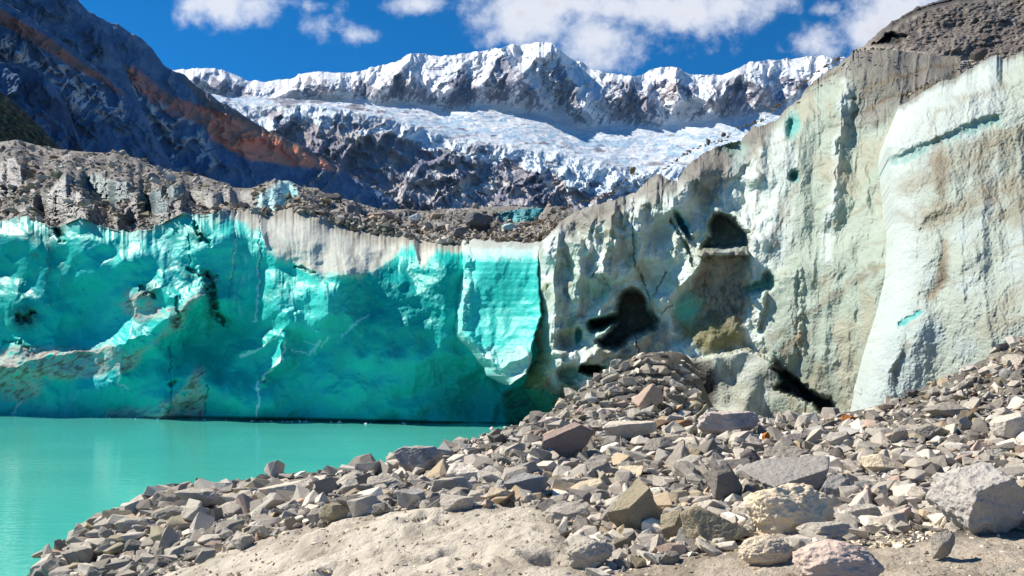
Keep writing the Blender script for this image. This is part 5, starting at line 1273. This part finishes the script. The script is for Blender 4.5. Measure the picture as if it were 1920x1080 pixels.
HEROES = [
    # label, px, py, w, h, colour, seed, options
    ('grey banded boulder perched at the water edge beside the lake', 785, 864, 92, 54, 'mid grey', 11, dict(planes=9, cuts=[(0, 0, 1, .6), (-.3, -.9, .2, .6), (.7, -.5, .5, .7)], mat=m_band, sink=0, spread=(.75, 1.0))),
    ('dark faced block at the lakeside end of the stone bank', 311, 938, 54, 36, 'mid grey', 12, dict(planes=10, cuts=[(-.4, -.8, .1, .5)])),
    ('long pale flat slab lying level near the water', 376, 938, 96, 38, 'pale grey', 13, dict(planes=8, cuts=[(0, 0, 1, .55), (0, -1, -.2, .6)])),
    ('pointed pale grey stone below the long flat slab', 371, 971, 66, 46, 'pale grey', 14, dict(planes=7, cuts=[(-.6, -.4, .7, .5), (.6, -.6, .3, .5)])),
    ('low rounded grey stone left of the pointed pale stone', 318, 965, 68, 32, 'mid grey', 15, dict(planes=12, round_=.3)),
    ('long tilted pale slab rising right along the shoreline', 534, 922, 102, 40, 'whitish', 16, dict(planes=8, tilt=(0, -16, 0), cuts=[(-.1, 0, 1, .5), (0, -1, .1, .6)])),
    ('small flat white stone on top of the shoreline bank', 598, 908, 44, 18, 'whitish', 17, dict(planes=9)),
    ('flat grey stone at the shore left of the tilted slab', 467, 925, 60, 24, 'pale grey', 18, dict(planes=9)),
    ('rust orange stone among grey stones on the shore bank', 580, 944, 50, 22, 'rust orange', 19, dict(planes=8, tilt=(0, 12, 0))),
    ('olive brown angular stone beside the sandy mound on the shore bank', 628, 962, 62, 36, 'olive grey', 20, dict(planes=8)),
    ('wide low grey stone on the near shore bank', 258, 986, 86, 28, 'pale grey', 21, dict(planes=9, cuts=[(0, 0, 1, .6)])),
    ('dark edged grey block at the bottom left tip of the bank', 155, 1002, 44, 40, 'mid grey', 22, dict(planes=8)),
    ('outermost stone touching the lake at the tip of the bank', 112, 1028, 34, 36, 'mid grey', 23, dict(planes=8)),
    ('square grey block near the tip of the bank at the frame bottom', 148, 1048, 66, 46, 'mid grey', 24, dict(planes=8, cuts=[(0, -1, 0, .6)])),
    ('striped grey triangular stone beside the sandy mound top', 772, 936, 60, 34, 'mid grey', 25, dict(planes=7, mat=m_band)),
    ('big upright tan block with a dark brown front face', 1186, 955, 102, 112, 'olive grey', 31, dict(planes=6, tilt=(0, 0, 0), cuts=[(-.62, -.25, .74, .42), (.35, -.9, -.1, .42), (.85, .1, .35, .55), (-.5, -.6, -.6, .6)], spread=(.8, 1.1), sharp=40)),
    ('large reddish brown boulder with a dark red front', 1062, 832, 108, 78, (0.30, 0.225, 0.19), 32, dict(planes=7, cuts=[(-.5, -.1, .8, .45), (.2, -.95, -.1, .45)], spread=(.75, 1.0))),
    ('long white slab lying between the reddish boulder and the mound', 1182, 811, 112, 44, 'whitish', 33, dict(planes=8, tilt=(0, -6, 0), cuts=[(0, -.1, 1, .5), (0, -1, -.3, .5)])),
    ('pinkish white blocky slab under the pale ice cliff', 1366, 800, 122, 56, (0.54, 0.46, 0.41), 34, dict(planes=11, cuts=[(0, 0, 1, .55)], rough=.05)),
    ('reddish pyramid shaped stone on the dark gravel mound', 1214, 746, 58, 54, 'pinkish', 35, dict(planes=6, cuts=[(-.7, -.3, .6, .45), (.4, -.9, .2, .4)], spread=(.75, 1))),
    ('huge flat grey slab tilted down to the left', 1478, 900, 176, 82, (0.32, 0.295, 0.265), 36, dict(planes=5, tilt=(0, 0, 0), cuts=[(-.38, -.35, .86, .36), (.35, -.93, -.05, .45), (.9, -.3, -.1, .62)], spread=(.85, 1.15), sharp=45, depth=1.1)),
    ('dark grey slab leaning up to the right beside the flat slab', 1356, 906, 66, 76, 'dark grey', 37, dict(planes=7, tilt=(0, -38, 10), cuts=[(0, -1, 0, .5)])),
    ('grey wedge with a blunt top above the huge tilted slab', 1474, 857, 98, 40, 'mid grey', 38, dict(planes=8, cuts=[(-.2, -.5, .8, .5)])),
    ('blue grey triangular stone right of the huge tilted slab', 1566, 916, 62, 50, 'blue grey', 39, dict(planes=6, cuts=[(-.5, -.5, .7, .42), (.8, -.3, .1, .6)])),
    ('largest pale boulder, blocky and rough, near the right edge', 1842, 942, 152, 148, (0.44, 0.405, 0.36), 40, dict(planes=9, cuts=[(-.35, -.3, .9, .6), (.1, -.95, -.25, .55), (.75, -.2, .6, .75), (-.9, -.2, .1, .7)], rough=.05, spread=(.75, 1.05), depth=.9)),
    ('cream coloured lumpy boulder of crumbling layered stone', 1478, 962, 178, 112, 'cream', 41, dict(planes=14, mat=m_chalk, rough=.07, round_=.35, nscale=2.2, cuts=[(.2, -.5, .8, .7)])),
    ('thin white flake leaning on the cream lumpy boulder', 1412, 958, 58, 42, 'whitish', 42, dict(planes=7)),
    ('rounded cream lump below the cream lumpy boulder', 1436, 1034, 102, 60, (0.60, 0.50, 0.37), 43, dict(planes=18, mat=m_chalk, rough=.05, round_=.65)),
    ('rounded pinkish boulder at the frame bottom', 1570, 1062, 166, 92, (0.58, 0.45, 0.37), 44, dict(planes=18, mat=m_chalk, rough=.05, round_=.6)),
    ('long olive grey slab on edge leaning up to the right', 1344, 990, 132, 78, 'olive grey', 45, dict(planes=7, tilt=(0, -28, 0), cuts=[(0, -1, .25, .35), (0, 1, 0, .4)], depth=.4)),
    ('upright triangular grey stone left of the olive slab', 1266, 985, 60, 66, 'olive grey', 46, dict(planes=6, cuts=[(-.6, -.5, .5, .45), (.4, -.8, .2, .45)])),
    ('white angular boulder at the right edge of the slope', 1890, 804, 78, 62, 'whitish', 47, dict(planes=8, cuts=[(-.3, 0, .9, .5), (0, -1, -.1, .55)])),
    ('broad flat grey slab sunk in the upper right slope', 1772, 772, 78, 36, 'mid grey', 48, dict(planes=8, cuts=[(-.1, -.5, .85, .45)])),
    ('orange rust coloured stone on the rubble crest below the ice', 1592, 786, 32, 18, 'rust orange', 49, dict(planes=8)),
    ('small bright orange stone beside the pinkish white slab', 1436, 819, 15, 20, 'rust orange', 50, dict(planes=8)),
    ('tan orange wedge at the foot of the gravel mound', 1280, 798, 34, 24, (0.38, 0.22, 0.11), 51, dict(planes=7)),
    ('small grey block with a flat front left of the flat slab shadow', 1054, 912, 46, 32, 'dark grey', 52, dict(planes=9, cuts=[(0, -1, .1, .6)])),
    ('wide grey outcrop stone above the sandy mound', 985, 912, 84, 48, (0.30, 0.29, 0.275), 53, dict(planes=8, cuts=[(-.3, -.2, .9, .5), (0, -1, 0, .6)])),
    ('pale chunky boulder beside the right end of the sandy mound', 1105, 1040, 92, 66, (0.46, 0.40, 0.33), 54, dict(planes=12, mat=m_chalk, rough=.06, round_=.2)),
    ('white blocky stone in front of the cream lumpy boulder', 1546, 1000, 92, 40, 'pale grey', 55, dict(planes=10, cuts=[(0, 0, 1, .6)], tilt=(0, -8, 0))),
    ('long pale grey stone with dark right end near the yellow gravel', 1618, 968, 74, 44, 'pale grey', 56, dict(planes=8, tilt=(0, -22, 0))),
    ('grey leaning stone left below the largest pale boulder', 1772, 1024, 44, 56, 'mid grey', 57, dict(planes=7, tilt=(0, -20, 0))),
    ('yellowish stone in the pale yellow gravel patch', 1698, 972, 40, 26, (0.46, 0.41, 0.26), 58, dict(planes=8)),
    ('white flat stone between the dark leaning slab and the olive slab', 1318, 950, 44, 20, 'whitish', 59, dict(planes=10, round_=.3)),
    ('brown dark stone under the wedge above the huge slab', 1408, 864, 44, 44, (0.15, 0.13, 0.12), 60, dict(planes=9, round_=.2)),
    ('wide rounded grey boulder on the upper right slope', 1745, 812, 70, 34, 'mid grey', 61, dict(planes=9)),
    ('pale flat boulder on the right side above the largest boulder', 1872, 856, 62, 30, 'pale grey', 62, dict(planes=9)),
    ('grey ridged stone standing on the rubble crest', 1686, 822, 42, 40, 'mid grey', 63, dict(planes=7)),
    ('wide pale stone in the middle of the upper rubble', 1576, 826, 60, 36, 'pale grey', 64, dict(planes=8)),
    ('long low grey slab above the tilted slab on the rubble crest', 1490, 822, 58, 18, (0.30, 0.26, 0.235), 65, dict(planes=8)),
    ('grey tent shaped stone below the long white slab', 1235, 838, 66, 34, 'mid grey', 66, dict(planes=6, cuts=[(-.5, -.5, .7, .45), (.6, -.5, .6, .45)])),
    ('slanting grey stone left of the pale outcrop by the water', 905, 862, 40, 20, 'whitish', 67, dict(planes=8)),
    ('reddish flat stone at the left foot of the gravel mound', 1028, 793, 40, 18, (0.42, 0.34, 0.31), 68, dict(planes=8, tilt=(0, -16, 0))),
    ('block at the top of the gravel mound under the cave', 1216, 678, 30, 18, 'pale grey', 69, dict(planes=8)),
    ('dark rounded rock resting high on the slope at the right edge', 1880, 652, 22, 18, (0.09, 0.085, 0.085), 70, dict(planes=9, round_=.2)),
    ('dark flat block on the crest below the near ice face', 1713, 738, 36, 16, (0.14, 0.13, 0.125), 71, dict(planes=9)),
]
for lab, px, py, w_, h_, colr, sd, kw in HEROES:
    boulder(lab, px, py, w_, h_, colr, sd, **kw)

SHORT = {}
for hx in HERO:
    s_ = hx[4]
    for cut in (' at the ', ' with a ', ' with ', ' lying ', ' beside ', ' below ', ' near ', ' leaning ', ' of crumbling ', ' among ', ' on ', ' left of ', ' right of ', ' above ', ' between ', ' touching ', ' rising ', ' tilted ', ' under ', ' sunk ', ' standing ', ' in the ', ' in front ', ' resting ', ' perched ', ', '):
        s_ = s_.split(cut)[0]
    SHORT[hx[4]] = s_
names_ = list(SHORT.values())
ANCH = [(hx[0], hx[1], hx[2], hx[3], SHORT[hx[4]]) for hx in HERO if names_.count(SHORT[hx[4]]) == 1 and len(SHORT[hx[4]].split()) <= 5 and hx[2] > 12]

# ---- further single stones, scattered where the photograph shows the larger rubble
RUB = [(60, 1110), (100, 1040), (160, 985), (290, 925), (430, 908), (590, 890), (700, 882), (740, 868), (850, 838), (950, 794), (985, 788), (1040, 755), (1090, 708), (1150, 676), (1220, 658), (1260, 680), (1300, 690), (1320, 775), (1450, 782), (1610, 778), (1720, 735), (1820, 690), (1925, 618), (2150, 560), (2200, 1000), (1900, 990), (1700, 1000), (1500, 1030), (1300, 1040), (1110, 1090), (1050, 990), (1000, 945), (830, 950), (700, 962), (560, 990), (430, 1035), (300, 1085)]
rs = np.random.RandomState(5)
PROT = []
for k in range(26):
    P, f = hull_stone(300 + k, 10 + k % 7, (1.0, rs.uniform(.65, .95), rs.uniform(.42, .8)), 0.05, 0.045)
    PROT.append(mesh_from('stone', P, f, None, False, m_rock))
PAL = ['mid grey'] * 9 + ['pale grey'] * 8 + ['dark grey'] * 3 + ['whitish'] * 3 + ['tan'] * 2 + ['pinkish'] * 2 + ['olive grey'] * 2 + ['blue grey'] * 2 + ['brown'] + ['cream'] * 1
cand = []
tries = 0
while len(cand) < 235 and tries < 60000:
    tries += 1
    x = rs.uniform(80, 1935); y = rs.uniform(640, 1085)
    if poly_sd(np.array([x]), np.array([y]), RUB)[0] < 6: continue
    r = 12 + 16 * rs.rand() ** 1.6 if len(cand) > 110 else 18 + 16 * rs.rand()
    if len(cand) < 34 and y > 830: r = 24 + 16 * rs.rand()
    if y < 800: r *= 0.55
    elif y < 850: r *= 0.8
    ok = all((abs(x - hx[0]) / (hx[2] * .9 + r * .8)) ** 2 + (abs(y - hx[1]) / (hx[3] * .9 + r * .6)) ** 2 > 1 for hx in HERO)
    ok = ok and all(math.hypot(x - c_[0], (y - c_[1]) * 1.3) > 0.72 * (r + c_[2]) for c_ in cand)
    if ok: cand.append((x, y, r))
ca = np.array(cand); yg = ray_ground(ca[:, 0], ca[:, 1] + ca[:, 2] * 0.35)
ORD = ['nearest', 'second', 'third', 'fourth', 'fifth', 'sixth', 'seventh', 'eighth', 'ninth', 'tenth', 'eleventh', 'twelfth', 'thirteenth', 'fourteenth', 'fifteenth', 'sixteenth', 'seventeenth', 'eighteenth']
info = []
for (x, y, r), Y in zip(cand, yg):
    if not np.isfinite(Y): continue
    best = min(ANCH, key=lambda a: math.hypot((x - a[0]), (y - a[1])) - 0.3 * a[2])
    dx, dy = x - best[0], y - best[1]
    side = ('right of' if dx > 0 else 'left of') if abs(dx) > abs(dy) * 1.1 else ('above' if dy < 0 else 'below')
    info.append((best[4], side, math.hypot(dx, dy), x, y, r, Y))
info.sort(key=lambda q: (q[0], q[1], q[2]))
cnt = {}
for anc, side, _, x, y, r, Y in info:
    k = cnt.get((anc, side), 0); cnt[(anc, side)] = k + 1
    pi_ = rs.randint(len(PROT)); cname = PAL[rs.randint(len(PAL))] if r < 23 else ['pale grey', 'whitish', 'pale grey', 'cream', 'mid grey'][rs.randint(5)]
    o = bpy.data.objects.new('stone', PROT[pi_]); COL.objects.link(o)
    s_ = r / F * Y * 1.12
    X = (x - 960) / F * Y
    tilt = rs.normal(0, 0.35, 2)
    o.rotation_euler = (tilt[0], tilt[1] - 0.1, rs.uniform(0, 6.28))
    fl = rs.uniform(.75, 1.15)
    o.scale = (s_, s_ * rs.uniform(.8, 1.1), s_ * fl)
    o.location = (X, Y, float(GH(X, Y)) + 0.30 * s_ * fl)
    v_ = rs.uniform(.95, 1.5)
    o.color = tuple(c_ * v_ for c_ in COLS[cname]) + (1,)
    siz = 'small' if r < 13 else ('medium' if r < 20 else 'large')
    o['label'] = f"{siz} {cname} stone {side} the {anc}, {ORD[min(k, 17)]} from it"
    o['category'] = 'stone'; o['group'] = 'loose stones on the moraine'

# ---- the small rubble: far too many to count
RUBV = {}


def rs_(k, a, b):
    return np.random.RandomState(abs(k) + 9).uniform(a, b)


def proto_set(sub, n, seed0, planes=7):
    out = []
    for k in range(n):
        out.append(hull_stone(seed0 + k, planes + 2 + k % 6, (1.0, rs_(seed0 + k, .6, .95), rs_(seed0 - k, .38, .75)), 0.05 if sub > 2 else 0.0))
    return out


def heap(name, label, pos, rad, cols, protos, seed, mat=m_rubble, smooth=False, tilt=0.4):
    smooth = False
    rs = np.random.RandomState(seed); vs, fs, cs = [], [], []; off = 0
    pi_ = rs.randint(len(protos), size=len(pos))
    for k, (P, f) in enumerate(protos):
        ids = np.where(pi_ == k)[0]
        if not len(ids): continue
        a = rs.uniform(0, 6.283, len(ids)); bx = rs.normal(0, tilt, len(ids)); by = rs.normal(0, tilt, len(ids))
        ca_, sa_, cb_, sb_, cc_, sc2 = np.cos(a), np.sin(a), np.cos(bx), np.sin(bx), np.cos(by), np.sin(by)
        S = rad[ids][:, None] * np.c_[np.ones(len(ids)), rs.uniform(.75, 1.15, len(ids)), rs.uniform(.6, 1.2, len(ids))]
        Q = P[None] * S[:, None, :]
        x, y, z = Q[..., 0], Q[..., 1], Q[..., 2]
        y, z = y * cb_[:, None] - z * sb_[:, None], y * sb_[:, None] + z * cb_[:, None]
        x, z = x * cc_[:, None] + z * sc2[:, None], -x * sc2[:, None] + z * cc_[:, None]
        x, y = x * ca_[:, None] - y * sa_[:, None], x * sa_[:, None] + y * ca_[:, None]
        Q = np.stack([x, y, z], -1) + pos[ids][:, None, :]
        nv = len(P)
        vs.append(Q.reshape(-1, 3)); fs.append((f[None] + (np.arange(len(ids)) * nv)[:, None, None] + off).reshape(-1, 3)); off += nv * len(ids)
        cs.append(np.repeat(cols[ids], nv, 0))
    V_ = np.concatenate(vs); C_ = np.concatenate(cs); C_ = np.c_[C_, np.ones(len(C_))]
    return link(name, mesh_from(name, V_, np.concatenate(fs), C_, smooth, mat), kind='stuff', label=label, cat='rubble')


def pick_cols(n, rs, tbl):
    arr = np.array([COLS[t] for t in tbl]); return arr[rs.randint(len(arr), size=n)] * rs.uniform(.85, 1.5, (n, 1))


def scatter(n, poly, seed, x0, x1, y0, y1, keep=None):
    rs = np.random.RandomState(seed); xs = np.zeros(0); ys = np.zeros(0)
    while len(xs) < n:
        x = rs.uniform(x0, x1, n * 2); y = rs.uniform(y0, y1, n * 2)
        m = poly_sd(x, y, poly) > 0
        if keep is not None: m &= rs.rand(len(x)) < keep(x, y)
        xs = np.r_[xs, x[m]]; ys = np.r_[ys, y[m]]
    return xs[:n], ys[:n]


P2 = proto_set(2, 18, 500, 8); P1 = proto_set(1, 12, 540, 6); P3 = proto_set(3, 20, 580, 8)
RPAL = ['mid grey'] * 9 + ['pale grey'] * 8 + ['dark grey'] * 3 + ['whitish'] * 2 + ['tan'] + ['pinkish'] + ['olive grey'] + ['blue grey']


SIDE_ = None


def rubble_layer(n, seed, rmin, rmax, pw, protos, smooth, poly=RUB, keep=None, lift=0.25, tbl=RPAL, name='rubble', label='grey angular rubble covering the moraine'):
    rs = np.random.RandomState(seed)
    x, y = scatter(n, poly, seed, -20, 2150 if poly is not SIDE_ else 2800, 480, 1110, keep)
    Y = ray_ground(x, y); ok = np.isfinite(Y); Y = np.where(ok, Y, 10); ok &= GH((x - 960) / F * Y, Y) > -0.05; x, y, Y = x[ok], y[ok], Y[ok]
    r = rmin + (rmax - rmin) * rs.rand(len(x)) ** pw
    # far stones are not smaller in the picture than the near ones by their distance alone
    r = r * np.clip((y - 560) / 300, 0.55, 1.1)
    rad = r / F * Y * 1.1
    X = (x - 960) / F * Y
    heap(name, label, np.c_[X, Y, GH(X, Y) + lift * rad], rad, pick_cols(len(x), rs, tbl), protos, seed, smooth=smooth)


def less_on_bank(x, y):
    return 1 - 0.45 * sstep(-4, 6, poly_sd(x, y, [(1020, 790), (1055, 752), (1100, 712), (1128, 712), (1105, 750), (1070, 785)]))


rubble_layer(2500, 601, 12, 28, 1.9, P3, True, keep=less_on_bank, label='fist to head sized grey rubble covering the moraine')
rubble_layer(6000, 602, 6, 12, 1.3, P2, True, keep=less_on_bank, lift=.3, label='small grey angular rubble filling the gaps between the stones')
rubble_layer(6500, 603, 2.2, 5, 1.0, P1, False, keep=less_on_bank, lift=.35, label='fine stone chips between the rubble')
SAND_P = [(240, 1095), (330, 1062), (470, 1010), (560, 985), (700, 960), (850, 942), (1000, 942), (1050, 985), (1080, 1060), (1300, 1040), (1500, 1020), (1700, 1000), (1930, 985), (1930, 1110), (240, 1110)]
rubble_layer(1100, 604, 1.5, 5, 2.5, P1, False, poly=SAND_P, lift=.1, tbl=['tan', 'cream', 'pale grey', 'whitish', 'tan', 'olive grey'], name='gravel', label='scattered pale grit on the sandy mound and sand')
SIDE_ = SIDE_P = [(1925, 618), (2150, 545), (2700, 480), (2800, 1000), (2300, 1040), (1930, 1000)]
rubble_layer(1100, 606, 10, 26, 1.6, P3, False, poly=SIDE_P, lift=.28, label='grey angular rubble on the slope beyond the right edge')
YEL = [(1640, 930), (1740, 920), (1770, 980), (1760, 1010), (1680, 1030), (1600, 1030), (1590, 1000), (1640, 985)]
rubble_layer(420, 605, 3, 8, 1.5, P2, True, poly=YEL, lift=.2, tbl=['cream', 'whitish', 'cream', 'olive grey'], name='gravel', label='pale yellowish gravel patch left of the largest boulder')

# ---- stones lying on the glacier behind the wall
GV, GX, GY, Gt, Gs = GT
rs = np.random.RandomState(77)
w_ = (1 - Gs) * (0.25 + sstep(0.9, 0.3, Gt)) * (GX > -200); w_[:4] = 0
w_ = w_ * np.abs(np.gradient(GY, axis=0)); w_ = (w_ / w_.sum()).ravel()


def top_layer(n, seed, rmin, rmax, pw, protos, smooth, label):
    rs = np.random.RandomState(seed)
    ids = rs.choice(len(w_), n, p=w_); V_ = GV.reshape(-1, 3)[ids]
    rad = (rmin + (rmax - rmin) * rs.rand(n) ** pw) / F * V_[:, 1]
    heap('rubble', label, V_ + np.c_[0 * rad, -0.3 * rad, 0.3 * rad], rad, pick_cols(n, rs, ['mid grey'] * 5 + ['dark grey'] * 3 + ['pale grey'] * 3 + ['tan'] * 2 + ['whitish', 'brown', 'olive grey']) * 0.95, protos, seed, smooth=smooth)


top_layer(700, 701, 5, 12, 2.0, P2, True, 'blocks of rock strewn on the glacier above the turquoise wall')
top_layer(4200, 702, 1.8, 5, 1.5, P1, False, 'fine grey debris strewn on the glacier above the turquoise wall')
# stones along the very brow of the wall
px_ = rs.uniform(395, 1018, 420); k_ = np.searchsorted(GX[0], px_); r_ = rs.randint(3, 60, 420)
Vb_ = GV[r_, np.clip(k_, 0, GX.shape[1] - 1)]; rad_ = (3 + 8 * rs.rand(420) ** 1.8) / F * Vb_[:, 1]
heap('rubble', 'line of stones along the brow of the turquoise wall', Vb_ + np.c_[0 * rad_, -0.5 * rad_, 0.35 * rad_], rad_, pick_cols(420, rs, RPAL + ['dark grey'] * 6 + ['brown'] * 2) * 0.9, P2, 703)


px_ = rs.uniform(862, 1012, 60); Yb_ = wall_depth(px_) + 3.6 + 1.5 * rs.rand(60); py_ = 461 + 6 * (px_ - 930) / 70 + rs.uniform(-6, 5, 60)
rad_ = (3 + 7 * rs.rand(60) ** 1.6) / F * Yb_
heap('rubble', 'stones along the top of the hanging ice block', world(px_, py_, Yb_), rad_, pick_cols(60, rs, RPAL + ['dark grey'] * 6 + ['brown'] * 2) * 0.9, P2, 704)


px_ = rs.uniform(120, 760, 46); px_[:14] = rs.uniform(470, 580, 14); Yb_ = wall_depth(px_) - 0.4 - 0.9 * rs.rand(46)
rad_ = (1.2 + 3.2 * rs.rand(46) ** 2) / F * Yb_
heap('brash_ice', 'small bits of white ice floating along the foot of the turquoise wall', np.c_[(px_ - 960) / F * Yb_, Yb_, 0.15 * rad_], rad_, np.array([(0.62, 0.76, 0.74)]) * rs.uniform(.7, 1.1, (46, 1)), P1, 707)


def on_glacier(label, px, py, w, h, colour, seed, planes=9, **kw):
    j = int(np.argmin(np.abs(GX[0] - px))); i = int(np.argmin(np.abs(GY[:, j] - (py + h * .3))))
    c = GV[i, j]; sx = w / 2 / F * c[1]; sz = h / 2 / F * c[1]
    P, f = stone_shape(4, seed, planes, (1, 1, 1), 26, .04, kw.get('cuts'))
    lo, hi = P.min(0), P.max(0); P = (P - (lo + hi) / 2) / ((hi - lo) / 2) * np.array([sx, (sx + sz) / 2, sz])
    o = link('boulder', mesh_from('boulder', P, f, None, True, m_rock), label=label, cat='boulder')
    Y = c[1] - sx * .5
    o.location = ((px - 960) / F * Y, Y, H - (py - HY) / F * Y); o.color = tuple(COLS[colour] if isinstance(colour, str) else colour) + (1,)


for a in [('white boulder on the rubble above the middle of the turquoise wall', 779, 409, 24, 16, (0.66, 0.70, 0.68), 801), ('rounded tan boulder right of the white boulder on the glacier', 820, 407, 28, 15, 'tan', 802), ('dark split boulder on the brow above the turquoise wall', 728, 428, 42, 24, (0.13, 0.13, 0.11), 803),
          ('reddish flat boulder left of the white boulder on the glacier', 715, 406, 54, 18, (0.30, 0.22, 0.19), 804), ('dark brown hump of debris left of the brow stones', 610, 378, 62, 34, (0.11, 0.10, 0.095), 805), ('grey rounded stone on the glacier under the dark mountain', 286, 334, 26, 18, (0.27, 0.255, 0.23), 806), ('flat stone standing out on the skyline of the debris at the left', 217, 286, 12, 5, 'pale grey', 807),
          ('dark grey cone shaped rock behind the brow near the cliff', 898, 418, 54, 38, (0.13, 0.13, 0.135), 808), ('pale green ice lump near the pale cliff corner', 955, 428, 30, 18, (0.40, 0.55, 0.52), 809), ('dark stone on the brow right above the hanging ice block', 958, 460, 16, 14, 'dark grey', 810), ('grey boulder below the tan boulder on the glacier brow', 862, 436, 26, 22, (0.16, 0.17, 0.185), 811)]:
    on_glacier(*a)


def on_brow(label, px, py, w, h, colour, seed, Y=None):
    Y = Y or float(cliff_depth(px)) + 6.5
    P, f = stone_shape(3, seed, 8, (w / 2 / F * Y, w / 2 / F * Y, h / 2 / F * Y), 24, .04)
    o = link('boulder', mesh_from('boulder', P, f, None, True, m_rock), label=label, cat='boulder')
    o.location = ((px - 960) / F * Y, Y, H - (py - HY) / F * Y); o.color = tuple(COLS[colour] if isinstance(colour, str) else colour) + (1,)


on_brow('lone tan stone balanced on a point of the pale cliff skyline', 1185, 320, 12, 17, (0.22, 0.18, 0.13), 821)
on_brow('upright dark stone on the cliff skyline in front of the snow field', 1328, 266, 9, 12, (0.10, 0.09, 0.085), 822)
on_brow('small round dark stone on the cliff skyline beside the upright one', 1357, 252, 9, 8, (0.12, 0.10, 0.095), 823)
on_brow('reddish dark stone on the cliff skyline below the far white peak', 1569, 112, 10, 8, (0.16, 0.11, 0.10), 824)
on_brow('dark boulder in the notch on top of the near ice face', 1838, 102, 34, 16, (0.10, 0.085, 0.075), 825, Y=35.0)
# grit along the skyline of the pale cliff and near face
px_ = rs.uniform(1010, 1660, 330); Yb_ = cliff_depth(px_) + 5.4 + 1.8 * rs.rand(330); py_ = lk(px_, SKYLINE) + rs.uniform(-2, 3, 330)
rad_ = (1.2 + 3.6 * rs.rand(330) ** 2) / F * Yb_
heap('rubble', 'dark grit and stones along the skyline of the pale ice cliff', world(px_, py_, Yb_), rad_, pick_cols(330, rs, ['dark grey'] * 4 + ['brown', 'mid grey', 'tan']) * 0.6, P1, 705, smooth=False)
px_ = rs.uniform(1690, 2050, 120); py_ = lk(px_, BUT_TOP) + rs.uniform(-1, 3, 120); Yb_ = kp(px_, [(1660, 31.2), (1740, 30.2), (1850, 28.2), (1920, 27), (2100, 25)]) + 7.2
rad_ = (1.2 + 4 * rs.rand(120) ** 2.2) / F * Yb_
heap('rubble', 'dark grit and stones along the top of the near ice face', world(px_, py_, Yb_), rad_, pick_cols(120, rs, ['dark grey'] * 3 + ['brown', 'mid grey', 'tan']) * 0.7, P1, 706, smooth=False)
# ------------------------------------------------------------------ the air of the valley
def haze():
    m = bpy.data.materials.new('valley_air'); m.use_nodes = True
    nt = m.node_tree; nt.nodes.clear()
    out = nt.nodes.new('ShaderNodeOutputMaterial'); v = nt.nodes.new('ShaderNodeVolumePrincipled')
    v.inputs['Color'].default_value = (0.22, 0.52, 1.0, 1); v.inputs['Density'].default_value = HAZE; v.inputs['Anisotropy'].default_value = 0.1
    nt.links.new(v.outputs[0], out.inputs['Volume'])
    x0, x1, y0, y1, z0, z1 = -9500, 9500, -9500, 9500, -27, 2700
    V = np.array([(x, y, z) for z in (z0, z1) for y in (y0, y1) for x in (x0, x1)], float)
    f = np.array([(0, 2, 3, 1), (4, 5, 7, 6), (0, 1, 5, 4), (2, 6, 7, 3), (0, 4, 6, 2), (1, 3, 7, 5)])
    link('haze', mesh_from('haze', V, f, None, False, m), kind='stuff', label='thin blue air filling the valley')


haze()
